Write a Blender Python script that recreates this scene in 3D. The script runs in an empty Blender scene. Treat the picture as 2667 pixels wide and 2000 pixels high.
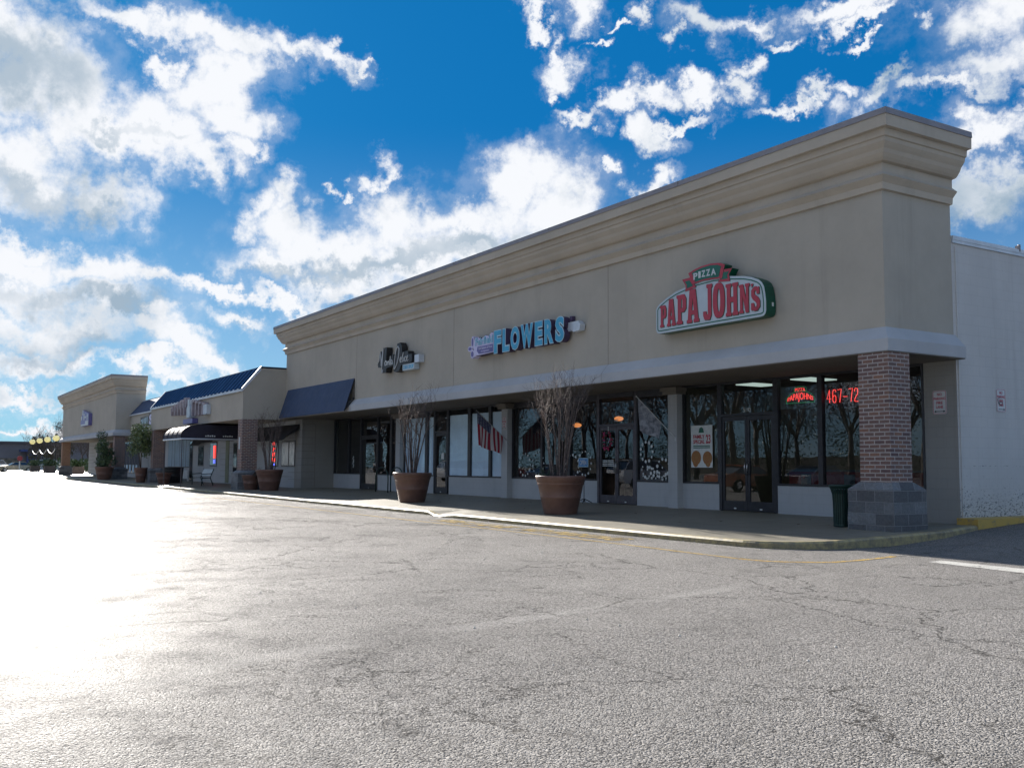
import bpy, bmesh, math, random
from mathutils import Vector, Matrix, noise
S = bpy.context.scene
COL = S.collection
R = math.radians
rnd = random.Random(7)

# ------------------------------------------------------------------ camera
cam = bpy.data.objects.new('camera', bpy.data.cameras.new('camera'))
COL.objects.link(cam)
yaw, pitch, roll = -1.0169832, 0.0830968, 0.0066715
fw = Vector((math.sin(yaw), math.cos(yaw), 0)); rt = Vector((math.cos(yaw), -math.sin(yaw), 0)); up = Vector((0, 0, 1))
f2 = fw * math.cos(pitch) + up * math.sin(pitch); u2 = up * math.cos(pitch) - fw * math.sin(pitch)
r3 = rt * math.cos(roll) + u2 * math.sin(roll); u3 = u2 * math.cos(roll) - rt * math.sin(roll)
mw = Matrix.Identity(4)
for i in range(3):
    mw[i][0], mw[i][1], mw[i][2] = r3[i], u3[i], -f2[i]
mw[0][3], mw[1][3], mw[2][3] = 11.73364, -15.37442, 1.20621
cam.matrix_world = mw
cam.data.sensor_width = 36; cam.data.lens = 36 * 2562.2 / 2667
cam.data.clip_end = 3000; cam.data.clip_start = 0.05
S.camera = cam

# ------------------------------------------------------------------ exposure
S.view_settings.view_transform = 'Standard'; S.view_settings.look = 'None'
S.view_settings.gamma = 1; S.view_settings.exposure = 1.9
S.cycles.max_bounces = 8; S.cycles.transparent_max_bounces = 16
S.cycles.sample_clamp_indirect = 6; S.cycles.caustics_reflective = False; S.cycles.caustics_refractive = False

# ------------------------------------------------------------------ sun: low, beyond the left end of the shops
SUN_DIR = Vector((-2.5, 0.23, 1.0)).normalized()          # towards the sun
sun_el = math.asin(SUN_DIR.z); sun_az = math.atan2(SUN_DIR.x, SUN_DIR.y)
sl = bpy.data.lights.new('sun', 'SUN'); sl.energy = 4.0; sl.angle = R(0.5); sl.color = (1.0, 0.94, 0.86)
so = bpy.data.objects.new('sun', sl); COL.objects.link(so)
so.rotation_euler = SUN_DIR.to_track_quat('Z', 'Y').to_euler()

# ------------------------------------------------------------------ sky with clouds
CLOUDS= [(-86.0,21.6,3.5,2.7,0),(-84.4,19.8,3.6,2.6,20),(-82.8,18.4,2.9,1.7,10),(-84.9,16.0,3.8,2.7,0),(-81.9,14.4,2.4,1.5,15),(-80.6,17.7,3.5,1.3,10),(-78.4,18.0,3.1,1.8,15),(-76.7,16.8,1.7,1.2,20),(-75.3,19.0,2.2,1.4,0),(-74.9,17.4,1.2,0.7,0),(-76.0,20.5,2.3,1.7,-30),(-79.8,23.8,2.9,0.8,15),(-76.7,23.4,2.0,1.0,30),(-74.7,22.6,2.4,1.1,20),(-72.1,22.7,2.4,0.8,20),(-69.5,22.2,1.7,0.6,25),(-68.2,21.8,0.7,0.3,10),(-78.0,21.2,0.8,0.7,0),(-84.2,11.4,2.3,0.9,0),(-85.0,10.4,2.5,1.2,0),(-81.4,10.4,2.4,1.1,10),(-79.1,10.1,1.9,0.8,15),(-82.7,8.7,4.7,1.3,5),(-84.0,6.7,4.0,1.0,5),(-78.6,7.2,2.2,1.2,20),(-76.8,6.0,2.5,0.9,15),(-74.9,5.1,2.4,0.6,10),(-78.5,4.6,3.2,0.6,5),(-83.1,4.9,3.0,0.6,0),(-82.3,6.9,3.5,1.8,0),(-84.5,3.6,3.0,0.5,0),(-80.5,3.0,3.1,0.4,0),(-85.1,2.1,2.3,0.3,0),(-76.7,3.9,1.9,0.4,0),(-81.1,1.7,3.6,0.3,0),(-84.3,5.3,3.0,1.0,0),(-75.0,9.8,4.1,0.5,6),(-71.2,9.4,2.8,0.5,15),(-72.6,15.0,1.6,1.1,10),(-73.8,14.0,1.1,1.4,0),(-71.3,13.7,2.8,1.4,10),(-68.6,12.1,4.9,1.9,5),(-72.5,11.4,2.8,1.0,10),(-65.5,13.9,2.0,2.1,0),(-65.5,16.5,0.6,0.9,0),(-62.3,14.3,3.9,1.4,-10),(-58.9,16.3,1.6,1.8,0),(-63.3,11.8,6.6,2.0,-15),(-57.4,17.0,3.0,2.0,0),(-55.8,15.5,2.0,2.6,0),(-67.3,9.8,3.9,0.9,5),(-73.6,7.9,1.5,0.6,5),(-68.6,15.8,0.7,0.4,0),(-67.1,15.7,0.5,0.4,0),(-56.7,24.5,1.1,0.4,0),(-53.8,25.2,1.3,0.9,20),(-55.2,25.9,1.3,0.3,10),(-55.6,22.4,1.3,0.7,10),(-55.4,23.2,0.5,0.6,0),(-55.8,21.5,0.3,0.7,0),(-53.0,23.3,0.6,0.2,0),(-54.2,19.7,1.2,0.5,0),(-51.9,20.7,1.3,0.6,-10),(-49.9,21.1,1.2,0.6,-10),(-47.4,21.0,1.4,0.6,5),(-44.9,21.4,0.7,0.8,10),(-44.6,22.5,0.7,0.5,30),(-49.9,19.1,1.3,0.6,30),(-48.5,19.4,1.6,0.3,-10),(-46.7,24.8,1.4,0.9,0),(-48.0,23.5,0.5,0.5,-30),(-44.7,24.8,1.6,0.6,0),(-50.1,25.0,0.5,0.6,0),(-51.2,24.1,0.7,0.2,0),(-42.8,23.6,0.7,0.3,0),(-39.8,24.6,3.1,0.6,-5),(-38.6,23.8,1.2,0.3,0),(-43.4,20.2,1.3,0.4,-15),(-41.6,20.3,1.0,0.3,10),(-40.4,20.5,0.9,0.5,10),(-37.8,19.8,1.5,0.7,-20),(-37.2,20.5,1.6,0.4,-10),(-32.4,22.3,3.0,1.9,10),(-30.7,23.1,2.5,1.9,0),(-33.0,20.1,2.5,1.4,0),(-30.8,20.3,2.0,1.9,0),(-34.5,19.2,2.7,0.5,10),(-35.5,23.4,0.6,0.7,0),(-32.0,16.5,1.7,0.9,10),(-33.2,17.4,1.6,0.8,25),(-30.7,17.4,1.2,0.5,10),(-32.1,13.5,2.1,1.1,0),(-31.0,14.1,1.7,1.0,0),(-52.5,17.6,0.5,0.4,0),(-49.9,16.5,1.1,0.6,-20),(-51.0,15.6,1.0,0.6,0),(-38.7,22.8,0.5,0.2,0)]
GREYS= [(-86.0,20.5,2.8,1.3,0),(-85.0,14.8,2.9,0.8,8),(-82.6,13.7,1.8,0.6,8),(-80.1,17.8,1.4,0.3,0),(-82.7,8.7,4.1,0.5,5),(-84.0,6.3,3.8,0.6,5),(-82.6,5.4,2.9,0.4,0),(-65.3,11.5,4.6,0.5,-10),(-61.9,12.7,3.3,0.5,-15),(-71.2,10.7,2.6,0.4,5),(-72.4,7.4,1.2,0.2,0),(-33.3,13.2,3.0,1.4,0),(-36.1,21.1,2.0,1.4,0),(-32.2,19.4,1.8,1.1,0)]
CLOUD_GAIN = 5.4
SKY_TINT = (0.1, 0.5, 0.9)
SKY_LOW = (1.9, 2.9, 3.8)
SKY_HIGH = (0.0, 0.80, 2.25)

W = bpy.data.worlds.new('World'); S.world = W; W.use_nodes = True
nt = W.node_tree; N = nt.nodes; Lk = nt.links; N.clear()
def nn(tree, typ, ins=None, **kw):
    n = tree.nodes.new(typ)
    for k, v in kw.items(): setattr(n, k, v)
    if ins:
        for k, v in ins.items():
            if isinstance(v, bpy.types.NodeSocket): tree.links.new(v, n.inputs[k])
            else: n.inputs[k].default_value = v
    return n
def mth(tree, op, a, b=0.0, c=0.0, clamp=False):
    n = nn(tree, 'ShaderNodeMath', {0: a, 1: b}, operation=op, use_clamp=clamp)
    if op in ('MULTIPLY_ADD',):
        if isinstance(c, bpy.types.NodeSocket): tree.links.new(c, n.inputs[2])
        else: n.inputs[2].default_value = c
    return n.outputs[0]
def sstep(tree, x, lo, hi, a=0.0, b=1.0):
    n = nn(tree, 'ShaderNodeMapRange', {0: x, 1: lo, 2: hi, 3: a, 4: b}, interpolation_type='SMOOTHSTEP')
    return n.outputs[0]
def mixc(tree, f, a, b, blend='MIX'):
    n = tree.nodes.new('ShaderNodeMix'); n.data_type = 'RGBA'; n.blend_type = blend
    for idx, v in ((0, f), (6, a), (7, b)):
        if isinstance(v, bpy.types.NodeSocket): tree.links.new(v, n.inputs[idx])
        else: n.inputs[idx].default_value = v if idx == 0 else (tuple(v) + (1,) if len(v) == 3 else v)
    return n.outputs[2]
tc = nn(nt, 'ShaderNodeTexCoord')
vdir = nn(nt, 'ShaderNodeVectorMath', {0: tc.outputs['Generated']}, operation='NORMALIZE').outputs[0]
def tnoise(tree, vec, scale, detail=6, rough=0.6, out='Fac', dist=0.0):
    n = nn(tree, 'ShaderNodeTexNoise', {'Vector': vec, 'Scale': scale, 'Detail': detail, 'Roughness': rough, 'Distortion': dist})
    return n.outputs[out]
warp1 = tnoise(nt, vdir, 5.5, 4, 0.6, 'Color')
wv = nn(nt, 'ShaderNodeVectorMath', {0: warp1, 1: (0.5, 0.5, 0.5)}, operation='SUBTRACT').outputs[0]
wdir = nn(nt, 'ShaderNodeVectorMath', {0: wv, 1: (0.11, 0.11, 0.11), 2: vdir}, operation='MULTIPLY_ADD').outputs[0]
warp2 = nn(nt, 'ShaderNodeVectorMath', {0: tnoise(nt, vdir, 24.0, 6, 0.65, 'Color'), 1: (0.5, 0.5, 0.5)}, operation='SUBTRACT').outputs[0]
wdir = nn(nt, 'ShaderNodeVectorMath', {0: warp2, 1: (0.09, 0.09, 0.09), 2: wdir}, operation='MULTIPLY_ADD').outputs[0]
def blob_field(lst, vec, k=1.0):
    acc = None
    for az, el, a, b, rot in lst:
        az, el, a, b, rot = R(az), R(el), R(a) * k, R(b) * k, R(rot)
        rg = Vector((math.cos(az), -math.sin(az), 0))
        upv = Vector((-math.sin(el) * math.sin(az), -math.sin(el) * math.cos(az), math.cos(el)))
        t1 = (rg * math.cos(rot) - upv * math.sin(rot)) / a
        t2 = (upv * math.cos(rot) + rg * math.sin(rot)) / b
        d1 = nn(nt, 'ShaderNodeVectorMath', {0: vec, 1: tuple(t1)}, operation='DOT_PRODUCT').outputs['Value']
        d2 = nn(nt, 'ShaderNodeVectorMath', {0: vec, 1: tuple(t2)}, operation='DOT_PRODUCT').outputs['Value']
        q = mth(nt, 'MULTIPLY_ADD', d2, d2, mth(nt, 'MULTIPLY', d1, d1))
        acc = q if acc is None else nn(nt, 'ShaderNodeMath', {0: acc, 1: q, 2: 0.2}, operation='SMOOTH_MIN').outputs[0]
    return acc
field = mth(nt, 'SUBTRACT', 1.0, mth(nt, 'SQRT', mth(nt, 'MAXIMUM', blob_field(CLOUDS, wdir, 1.2), 0.0)))           # 1 inside, 0 at the rim, negative outside
fieldc = nn(nt, 'ShaderNodeClamp', {0: field, 1: -1.2, 2: 1.0}).outputs[0]
# open sky outside the photographed part gets scattered clouds of its own
dcam = nn(nt, 'ShaderNodeVectorMath', {0: vdir, 1: tuple(f2)}, operation='DOT_PRODUCT').outputs['Value']
away = sstep(nt, dcam, 0.80, 0.62)
gen = tnoise(nt, vdir, 2.2, 3, 0.5)
genf = nn(nt, 'ShaderNodeMapRange', {0: gen, 1: 0.47, 2: 0.60, 3: -1.0, 4: 0.9}).outputs[0]
fld = nn(nt, 'ShaderNodeMix', {0: away, 2: fieldc, 3: genf}, data_type='FLOAT').outputs[0]
fb1 = tnoise(nt, vdir, 9.0, 12, 0.62)
fb2 = tnoise(nt, vdir, 30.0, 10, 0.66)
fb = mth(nt, 'MULTIPLY_ADD', mth(nt, 'SUBTRACT', fb1, 0.5), 2.6, mth(nt, 'MULTIPLY', mth(nt, 'SUBTRACT', fb2, 0.5), 1.5))
dens = mth(nt, 'ADD', mth(nt, 'MULTIPLY', fld, 1.25), fb)
mask = sstep(nt, dens, -0.22, 0.92)
veil = mth(nt, 'MULTIPLY', sstep(nt, mth(nt, 'ADD', mth(nt, 'MULTIPLY', fld, 1.3), mth(nt, 'MULTIPLY', mth(nt, 'SUBTRACT', fb1, 0.5), 3.0)), -0.6, 0.35), 0.2)
mask = mth(nt, 'MAXIMUM', mask, veil)
# shading of the clouds: billows lit from the upper left, grey bases where the reference shows them
ldir = nn(nt, 'ShaderNodeVectorMath', {0: vdir, 1: tuple(SUN_DIR * 0.035 + Vector((0, 0, 0.03)))}, operation='ADD').outputs[0]
fb1b = tnoise(nt, ldir, 9.0, 12, 0.62)
relief = mth(nt, 'MULTIPLY', mth(nt, 'SUBTRACT', fb1, fb1b), 2.2)
greyf = sstep(nt, mth(nt, 'SUBTRACT', 1.0, mth(nt, 'SQRT', mth(nt, 'MAXIMUM', blob_field(GREYS, wdir, 1.75), 0.0))), -0.05, 0.75)
greyn = tnoise(nt, vdir, 6.0, 6, 0.55)
greym = mth(nt, 'MULTIPLY', greyf, sstep(nt, greyn, 0.26, 0.58), clamp=True)
thick = sstep(nt, dens, 0.3, 2.2)
shade = mth(nt, 'ADD', mth(nt, 'MULTIPLY', greym, 0.85), mth(nt, 'MULTIPLY', sstep(nt, mth(nt, 'ADD', greyn, mth(nt, 'MULTIPLY', relief, -1)), 0.5, 0.95), 0.4), clamp=True)
ccol = mixc(nt, shade, (0.93, 0.95, 0.99), (0.36, 0.47, 0.58))
ccol = nn(nt, 'ShaderNodeVectorMath', {0: ccol, 3: CLOUD_GAIN}, operation='SCALE').outputs[0]
sky = nn(nt, 'ShaderNodeTexSky', sky_type='NISHITA', sun_disc=False, sun_elevation=sun_el, sun_rotation=sun_az, air_density=1.0, dust_density=0.4, ozone_density=3.0)
skyc = mixc(nt, 1.0, sky.outputs[0], SKY_TINT, 'MULTIPLY')
# the blue overhead is deep, the blue low down is pale: a polarised look
elz = nn(nt, 'ShaderNodeSeparateXYZ', {0: vdir}).outputs[2]
deep = mixc(nt, sstep(nt, elz, 0.0, 0.34), SKY_LOW, SKY_HIGH)
skyc = mixc(nt, 0.88, skyc, deep)
fin = mixc(nt, mask, skyc, ccol)
bg = nn(nt, 'ShaderNodeBackground', {0: fin, 1: 0.05})
wo = nn(nt, 'ShaderNodeOutputWorld'); Lk.new(bg.outputs[0], wo.inputs[0])
W.cycles.sampling_method = 'MANUAL'; W.cycles.sample_map_resolution = 512
# ------------------------------------------------------------------ mesh and object helpers
ORG = {}
def _org(o):
    v = Vector((0, 0, 0))
    while o is not None:
        v = v + ORG.get(o.name, Vector((0, 0, 0))); o = o.parent
    return v
def tag(o, label=None, cat=None, group=None, kind=None):
    if label: o['label'] = label
    if cat: o['category'] = cat
    if group: o['group'] = group
    if kind: o['kind'] = kind
    return o
def thing(name, label, cat, loc, group=None):
    o = bpy.data.objects.new(name, None); COL.objects.link(o); o.location = loc; o.empty_display_size = 0.2
    ORG[o.name] = Vector(loc)
    return tag(o, label, cat, group)
class MB:
    def __init__(s): s.bm = bmesh.new()
    def poly(s, pts):
        return s.bm.faces.new([s.bm.verts.new(p) for p in pts])
    def box(s, x0, x1, y0, y1, z0, z1):
        x0, x1 = min(x0, x1), max(x0, x1); y0, y1 = min(y0, y1), max(y0, y1); z0, z1 = min(z0, z1), max(z0, z1)
        v = [s.bm.verts.new(p) for p in ((x0, y0, z0), (x1, y0, z0), (x1, y1, z0), (x0, y1, z0), (x0, y0, z1), (x1, y0, z1), (x1, y1, z1), (x0, y1, z1))]
        for f in ((3, 2, 1, 0), (4, 5, 6, 7), (0, 1, 5, 4), (1, 2, 6, 5), (2, 3, 7, 6), (3, 0, 4, 7)): s.bm.faces.new([v[i] for i in f])
        return v
    def obox(s, c, ax, ay, az):   # centre and three half-axis vectors
        c, ax, ay, az = map(Vector, (c, ax, ay, az))
        v = [s.bm.verts.new(c + ax * i + ay * j + az * k) for i, j, k in ((-1, -1, -1), (1, -1, -1), (1, 1, -1), (-1, 1, -1), (-1, -1, 1), (1, -1, 1), (1, 1, 1), (-1, 1, 1))]
        for f in ((3, 2, 1, 0), (4, 5, 6, 7), (0, 1, 5, 4), (1, 2, 6, 5), (2, 3, 7, 6), (3, 0, 4, 7)): s.bm.faces.new([v[i] for i in f])
    def prism(s, pts, vec):       # closed outline extruded by vec
        vec = Vector(vec); a = [s.bm.verts.new(p) for p in pts]; b = [s.bm.verts.new(Vector(p) + vec) for p in pts]
        n = len(a); s.bm.faces.new(a); s.bm.faces.new(b[::-1])
        for i in range(n): s.bm.faces.new((a[i], b[i], b[(i + 1) % n], a[(i + 1) % n]))
    def tube(s, pts, r, n=6, cap=True):
        pts = [Vector(p) for p in pts]; rs = r if isinstance(r, (list, tuple)) else [r] * len(pts)
        rings = []; nrm = None
        for i, p in enumerate(pts):
            t = (pts[min(i + 1, len(pts) - 1)] - pts[max(i - 1, 0)])
            if t.length < 1e-9: t = Vector((0, 0, 1))
            t.normalize()
            if nrm is None:
                nrm = t.cross(Vector((0, 0, 1)) if abs(t.z) < 0.9 else Vector((1, 0, 0))).normalized()
            else:
                nrm = (nrm - t * nrm.dot(t))
                nrm = nrm.normalized() if nrm.length > 1e-6 else t.orthogonal().normalized()
            b = t.cross(nrm)
            rings.append([s.bm.verts.new(p + (nrm * math.cos(2 * math.pi * k / n) + b * math.sin(2 * math.pi * k / n)) * rs[i]) for k in range(n)])
        for i in range(len(rings) - 1):
            for k in range(n): s.bm.faces.new((rings[i][k], rings[i][(k + 1) % n], rings[i + 1][(k + 1) % n], rings[i + 1][k]))
        if cap and n > 2: s.bm.faces.new(rings[0][::-1]); s.bm.faces.new(rings[-1])
    def lathe(s, prof, c=(0, 0, 0), n=32, cap0=True, cap1=True):
        c = Vector(c); rings = []
        for r, z in prof:
            rings.append([s.bm.verts.new(c + Vector((r * math.cos(2 * math.pi * k / n), r * math.sin(2 * math.pi * k / n), z))) for k in range(n)])
        for i in range(len(rings) - 1):
            for k in range(n): s.bm.faces.new((rings[i][k], rings[i][(k + 1) % n], rings[i + 1][(k + 1) % n], rings[i + 1][k]))
        if cap0: s.bm.faces.new(rings[0][::-1])
        if cap1: s.bm.faces.new(rings[-1])
    def disc(s, c, r, n=10, ax=(1, 0, 0), ay=(0, 0, 1)):
        c, ax, ay = Vector(c), Vector(ax), Vector(ay)
        s.poly([c + ax * r * math.cos(2 * math.pi * k / n) + ay * r * math.sin(2 * math.pi * k / n) for k in range(n)])
    def ball(s, c, r, sub=2, sq=(1, 1, 1)):
        m = Matrix.Translation(Vector(c)) @ Matrix.Diagonal((r * sq[0], r * sq[1], r * sq[2], 1))
        bmesh.ops.create_icosphere(s.bm, subdivisions=sub, radius=1, matrix=m)
    def sweep(s, prof, path, closed_ends=True):
        # prof: (offset outward, z); path: [(x, y)], outward is to the right of travel
        path = [Vector((p[0], p[1])) for p in path]; cols = []
        for i, p in enumerate(path):
            d0 = (path[i] - path[i - 1]).normalized() if i > 0 else None
            d1 = (path[i + 1] - path[i]).normalized() if i < len(path) - 1 else None
            d0 = d0 or d1; d1 = d1 or d0
            n0 = Vector((d0.y, -d0.x)); n1 = Vector((d1.y, -d1.x)); m = (n0 + n1); m = m / max(m.dot(n0), 0.2)
            cols.append([s.bm.verts.new((p.x + m.x * o, p.y + m.y * o, z)) for o, z in prof])
        for i in range(len(cols) - 1):
            for k in range(len(prof) - 1): s.bm.faces.new((cols[i][k], cols[i + 1][k], cols[i + 1][k + 1], cols[i][k + 1]))
        if closed_ends:
            s.bm.faces.new(cols[0]); s.bm.faces.new(cols[-1][::-1])
    def add_mesh(s, me, mat4=None):
        t = bmesh.new(); t.from_mesh(me)
        if mat4 is not None: t.transform(mat4)
        tmp = bpy.data.meshes.new('tmp'); t.to_mesh(tmp); t.free(); s.bm.from_mesh(tmp); bpy.data.meshes.remove(tmp)
    def done(s, name, mat, parent=None, loc=None, smooth=False, bevel=0.0, label=None, local=False):
        if bevel > 0:
            es = [e for e in s.bm.edges if len(e.link_faces) == 2 and e.calc_face_angle(0) > 0.6]
            try: bmesh.ops.bevel(s.bm, geom=es, offset=bevel, segments=2, affect='EDGES', profile=0.6)
            except Exception: pass
        bmesh.ops.recalc_face_normals(s.bm, faces=s.bm.faces)
        off = _org(parent) if parent is not None else Vector((0, 0, 0))
        if parent is None and loc is not None: off = Vector(loc)
        if not local: bmesh.ops.translate(s.bm, verts=s.bm.verts, vec=-off)
        me = bpy.data.meshes.new(name); s.bm.to_mesh(me); s.bm.free()
        mats = mat if isinstance(mat, (list, tuple)) else [mat]
        for m in mats: me.materials.append(m)
        if smooth:
            for p in me.polygons: p.use_smooth = True
        o = bpy.data.objects.new(name, me); COL.objects.link(o)
        if parent is not None: o.parent = parent
        elif loc is not None: o.location = loc; ORG[o.name] = Vector(loc)
        if label: o['label'] = label
        return o
def copy_tree(o, parent=None):
    c = o.copy(); COL.objects.link(c); c.parent = parent
    if parent is None and 'category' not in c.keys(): pass
    for ch in list(o.children): copy_tree(ch, c)
    return c
def text_mesh(body, size=1.0, extrude=0.0, bold=0.0, shear=0.0, sx=1.0, space=1.0, align='CENTER', bevel=0.0):
    cu = bpy.data.curves.new('lettering', 'FONT'); cu.body = body; cu.size = size; cu.extrude = extrude; cu.offset = bold
    cu.shear = shear; cu.space_character = space; cu.align_x = align; cu.resolution_u = 3; cu.bevel_depth = bevel
    o = bpy.data.objects.new('lettering', cu); COL.objects.link(o)
    dg = bpy.context.evaluated_depsgraph_get()
    me = bpy.data.meshes.new_from_object(o.evaluated_get(dg))
    bpy.data.objects.remove(o); bpy.data.curves.remove(cu)
    for v in me.vertices: v.co.x *= sx
    return me
def outline_mesh(loops, extrude):
    cu = bpy.data.curves.new('shape', 'CURVE'); cu.dimensions = '2D'; cu.fill_mode = 'BOTH'; cu.extrude = extrude; cu.resolution_u = 1
    for lp in loops:
        sp = cu.splines.new('POLY'); sp.points.add(len(lp) - 1)
        for i, p in enumerate(lp): sp.points[i].co = (p[0], p[1], 0, 1)
        sp.use_cyclic_u = True
    o = bpy.data.objects.new('shape', cu); COL.objects.link(o)
    dg = bpy.context.evaluated_depsgraph_get()
    me = bpy.data.meshes.new_from_object(o.evaluated_get(dg))
    bpy.data.objects.remove(o); bpy.data.curves.remove(cu)
    return me
FRONT = Matrix(((1, 0, 0, 0), (0, 0, -1, 0), (0, 1, 0, 0), (0, 0, 0, 1)))    # XY drawing -> XZ, facing -y
SIDE = Matrix(((0, 0, 1, 0), (1, 0, 0, 0), (0, 1, 0, 0), (0, 0, 0, 1)))      # XY drawing -> YZ, facing +x
def TR(x, y, z): return Matrix.Translation((x, y, z))
def fit_box(me, x0, x1, z0, z1):
    xs = [v.co.x for v in me.vertices]; ys = [v.co.y for v in me.vertices]
    a, b, c, d = min(xs), max(xs), min(ys), max(ys)
    for v in me.vertices:
        v.co.x = x0 + (v.co.x - a) / (b - a) * (x1 - x0); v.co.y = z0 + (v.co.y - c) / (d - c) * (z1 - z0)
    return me

# ------------------------------------------------------------------ materials
def newmat(name):
    m = bpy.data.materials.new(name); m.use_nodes = True; t = m.node_tree; t.nodes.clear()
    out = t.nodes.new('ShaderNodeOutputMaterial'); b = t.nodes.new('ShaderNodeBsdfPrincipled'); t.links.new(b.outputs[0], out.inputs[0])
    return m, t, b, out
def pos(t): return nn(t, 'ShaderNodeNewGeometry').outputs['Position']
def ocoord(t): return nn(t, 'ShaderNodeTexCoord').outputs['Object']
def setv(b, k, v, t):
    if isinstance(v, bpy.types.NodeSocket): t.links.new(v, b.inputs[k])
    else: b.inputs[k].default_value = v
def vary(t, vec, col, amt, scale, detail=6, second=None):
    n = tnoise(t, vec, scale, detail, 0.65)
    d = tuple(c * (1 - amt) for c in col); l = tuple(min(1, c * (1 + amt)) for c in col)
    if second: d = second
    return mixc(t, sstep(t, n, 0.3, 0.7), d, l)
def bump(t, h, strength, dist):
    return nn(t, 'ShaderNodeBump', {'Height': h, 'Strength': strength, 'Distance': dist}).outputs[0]
def M(name, col, rough=0.7, amt=0.12, scale=3.0, metal=0.0, bs=0.0, bscale=40.0, bd=0.004, spec=0.5, coord='pos', second=None):
    m, t, b, out = newmat(name); p = pos(t) if coord == 'pos' else ocoord(t)
    setv(b, 'Base Color', vary(t, p, col, amt, scale, second=second), t)
    rn = tnoise(t, p, scale * 2.7, 4); setv(b, 'Roughness', nn(t, 'ShaderNodeMapRange', {0: rn, 1: 0.3, 2: 0.7, 3: max(0.02, rough - 0.07), 4: min(1, rough + 0.07)}).outputs[0], t)
    b.inputs['Metallic'].default_value = metal; b.inputs['Specular IOR Level'].default_value = spec
    if bs > 0: setv(b, 'Normal', bump(t, tnoise(t, p, bscale, 5, 0.6), bs, bd), t)
    return m
def emis(name, col, strength, base=(0.05, 0.05, 0.05)):
    m, t, b, out = newmat(name); b.inputs['Base Color'].default_value = base + (1,)
    b.inputs['Emission Color'].default_value = col + (1,); b.inputs['Emission Strength'].default_value = strength
    return m
def stucco(name, col, dark=0.88, grime=0.38):
    m, t, b, out = newmat(name); p = pos(t)
    c1 = vary(t, p, col, 0.075, 0.55, 8)
    st = nn(t, 'ShaderNodeMapping', {'Vector': p, 'Scale': (1.6, 1.6, 0.10)}).outputs[0]
    streak = sstep(t, tnoise(t, st, 1.2, 7, 0.7), 0.52, 0.80)
    c2 = mixc(t, mth(t, 'MULTIPLY', streak, grime), c1, tuple(c * 0.62 for c in col))
    fine = tnoise(t, p, 130, 3, 0.6)
    c3 = mixc(t, sstep(t, fine, 0.25, 0.75), c2, (1, 1, 1)) if False else mixc(t, mth(t, 'MULTIPLY', sstep(t, fine, 0.35, 0.62), 0.12), c2, tuple(c * 0.6 for c in col))
    setv(b, 'Base Color', c3, t); b.inputs['Roughness'].default_value = 0.9; b.inputs['Specular IOR Level'].default_value = 0.25
    setv(b, 'Normal', bump(t, mth(t, 'ADD', fine, mth(t, 'MULTIPLY', tnoise(t, p, 6, 4), 1.5)), 0.5, 0.004), t)
    return m
def brick(name, cols, mortar, bw, bh, ms=0.012, rot=False):
    m, t, b, out = newmat(name); p = pos(t)
    sp = nn(t, 'ShaderNodeSeparateXYZ', {0: p}); u = mth(t, 'ADD', sp.outputs[0], sp.outputs[1])
    v = nn(t, 'ShaderNodeCombineXYZ', {0: u, 1: sp.outputs[2], 2: 0.0}).outputs[0]
    bt = nn(t, 'ShaderNodeTexBrick', {'Vector': v, 'Color1': (0, 0, 0, 1), 'Color2': (1, 1, 1, 1), 'Mortar': (0.5, 0.5, 0.5, 1), 'Scale': 1.0, 'Mortar Size': ms, 'Mortar Smooth': 0.35, 'Bias': 0.0, 'Brick Width': bw, 'Row Height': bh}, offset=0.5)
    r = t.nodes.new('ShaderNodeValToRGB'); t.links.new(bt.outputs['Color'], r.inputs[0])
    r.color_ramp.elements[0].color = cols[0] + (1,); r.color_ramp.elements[1].color = cols[-1] + (1,)
    for i, c in enumerate(cols[1:-1]):
        e = r.color_ramp.elements.new((i + 1) / (len(cols) - 1)); e.color = c + (1,)
    wob = mixc(t, mth(t, 'MULTIPLY', sstep(t, tnoise(t, p, 26, 6, 0.7), 0.3, 0.7), 0.4), r.outputs[0], tuple(c * 0.55 for c in cols[0]))
    mm = mixc(t, sstep(t, tnoise(t, p, 9, 5), 0.3, 0.75), mortar, tuple(c * 0.72 for c in mortar))
    setv(b, 'Base Color', mixc(t, bt.outputs['Fac'], wob, mm), t)
    b.inputs['Roughness'].default_value = 0.88; b.inputs['Specular IOR Level'].default_value = 0.3
    h = mth(t, 'ADD', mth(t, 'MULTIPLY', bt.outputs['Fac'], -1.0), mth(t, 'MULTIPLY', tnoise(t, p, 60, 4), 0.5))
    setv(b, 'Normal', bump(t, h, 0.6, 0.006), t)
    return m
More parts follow.
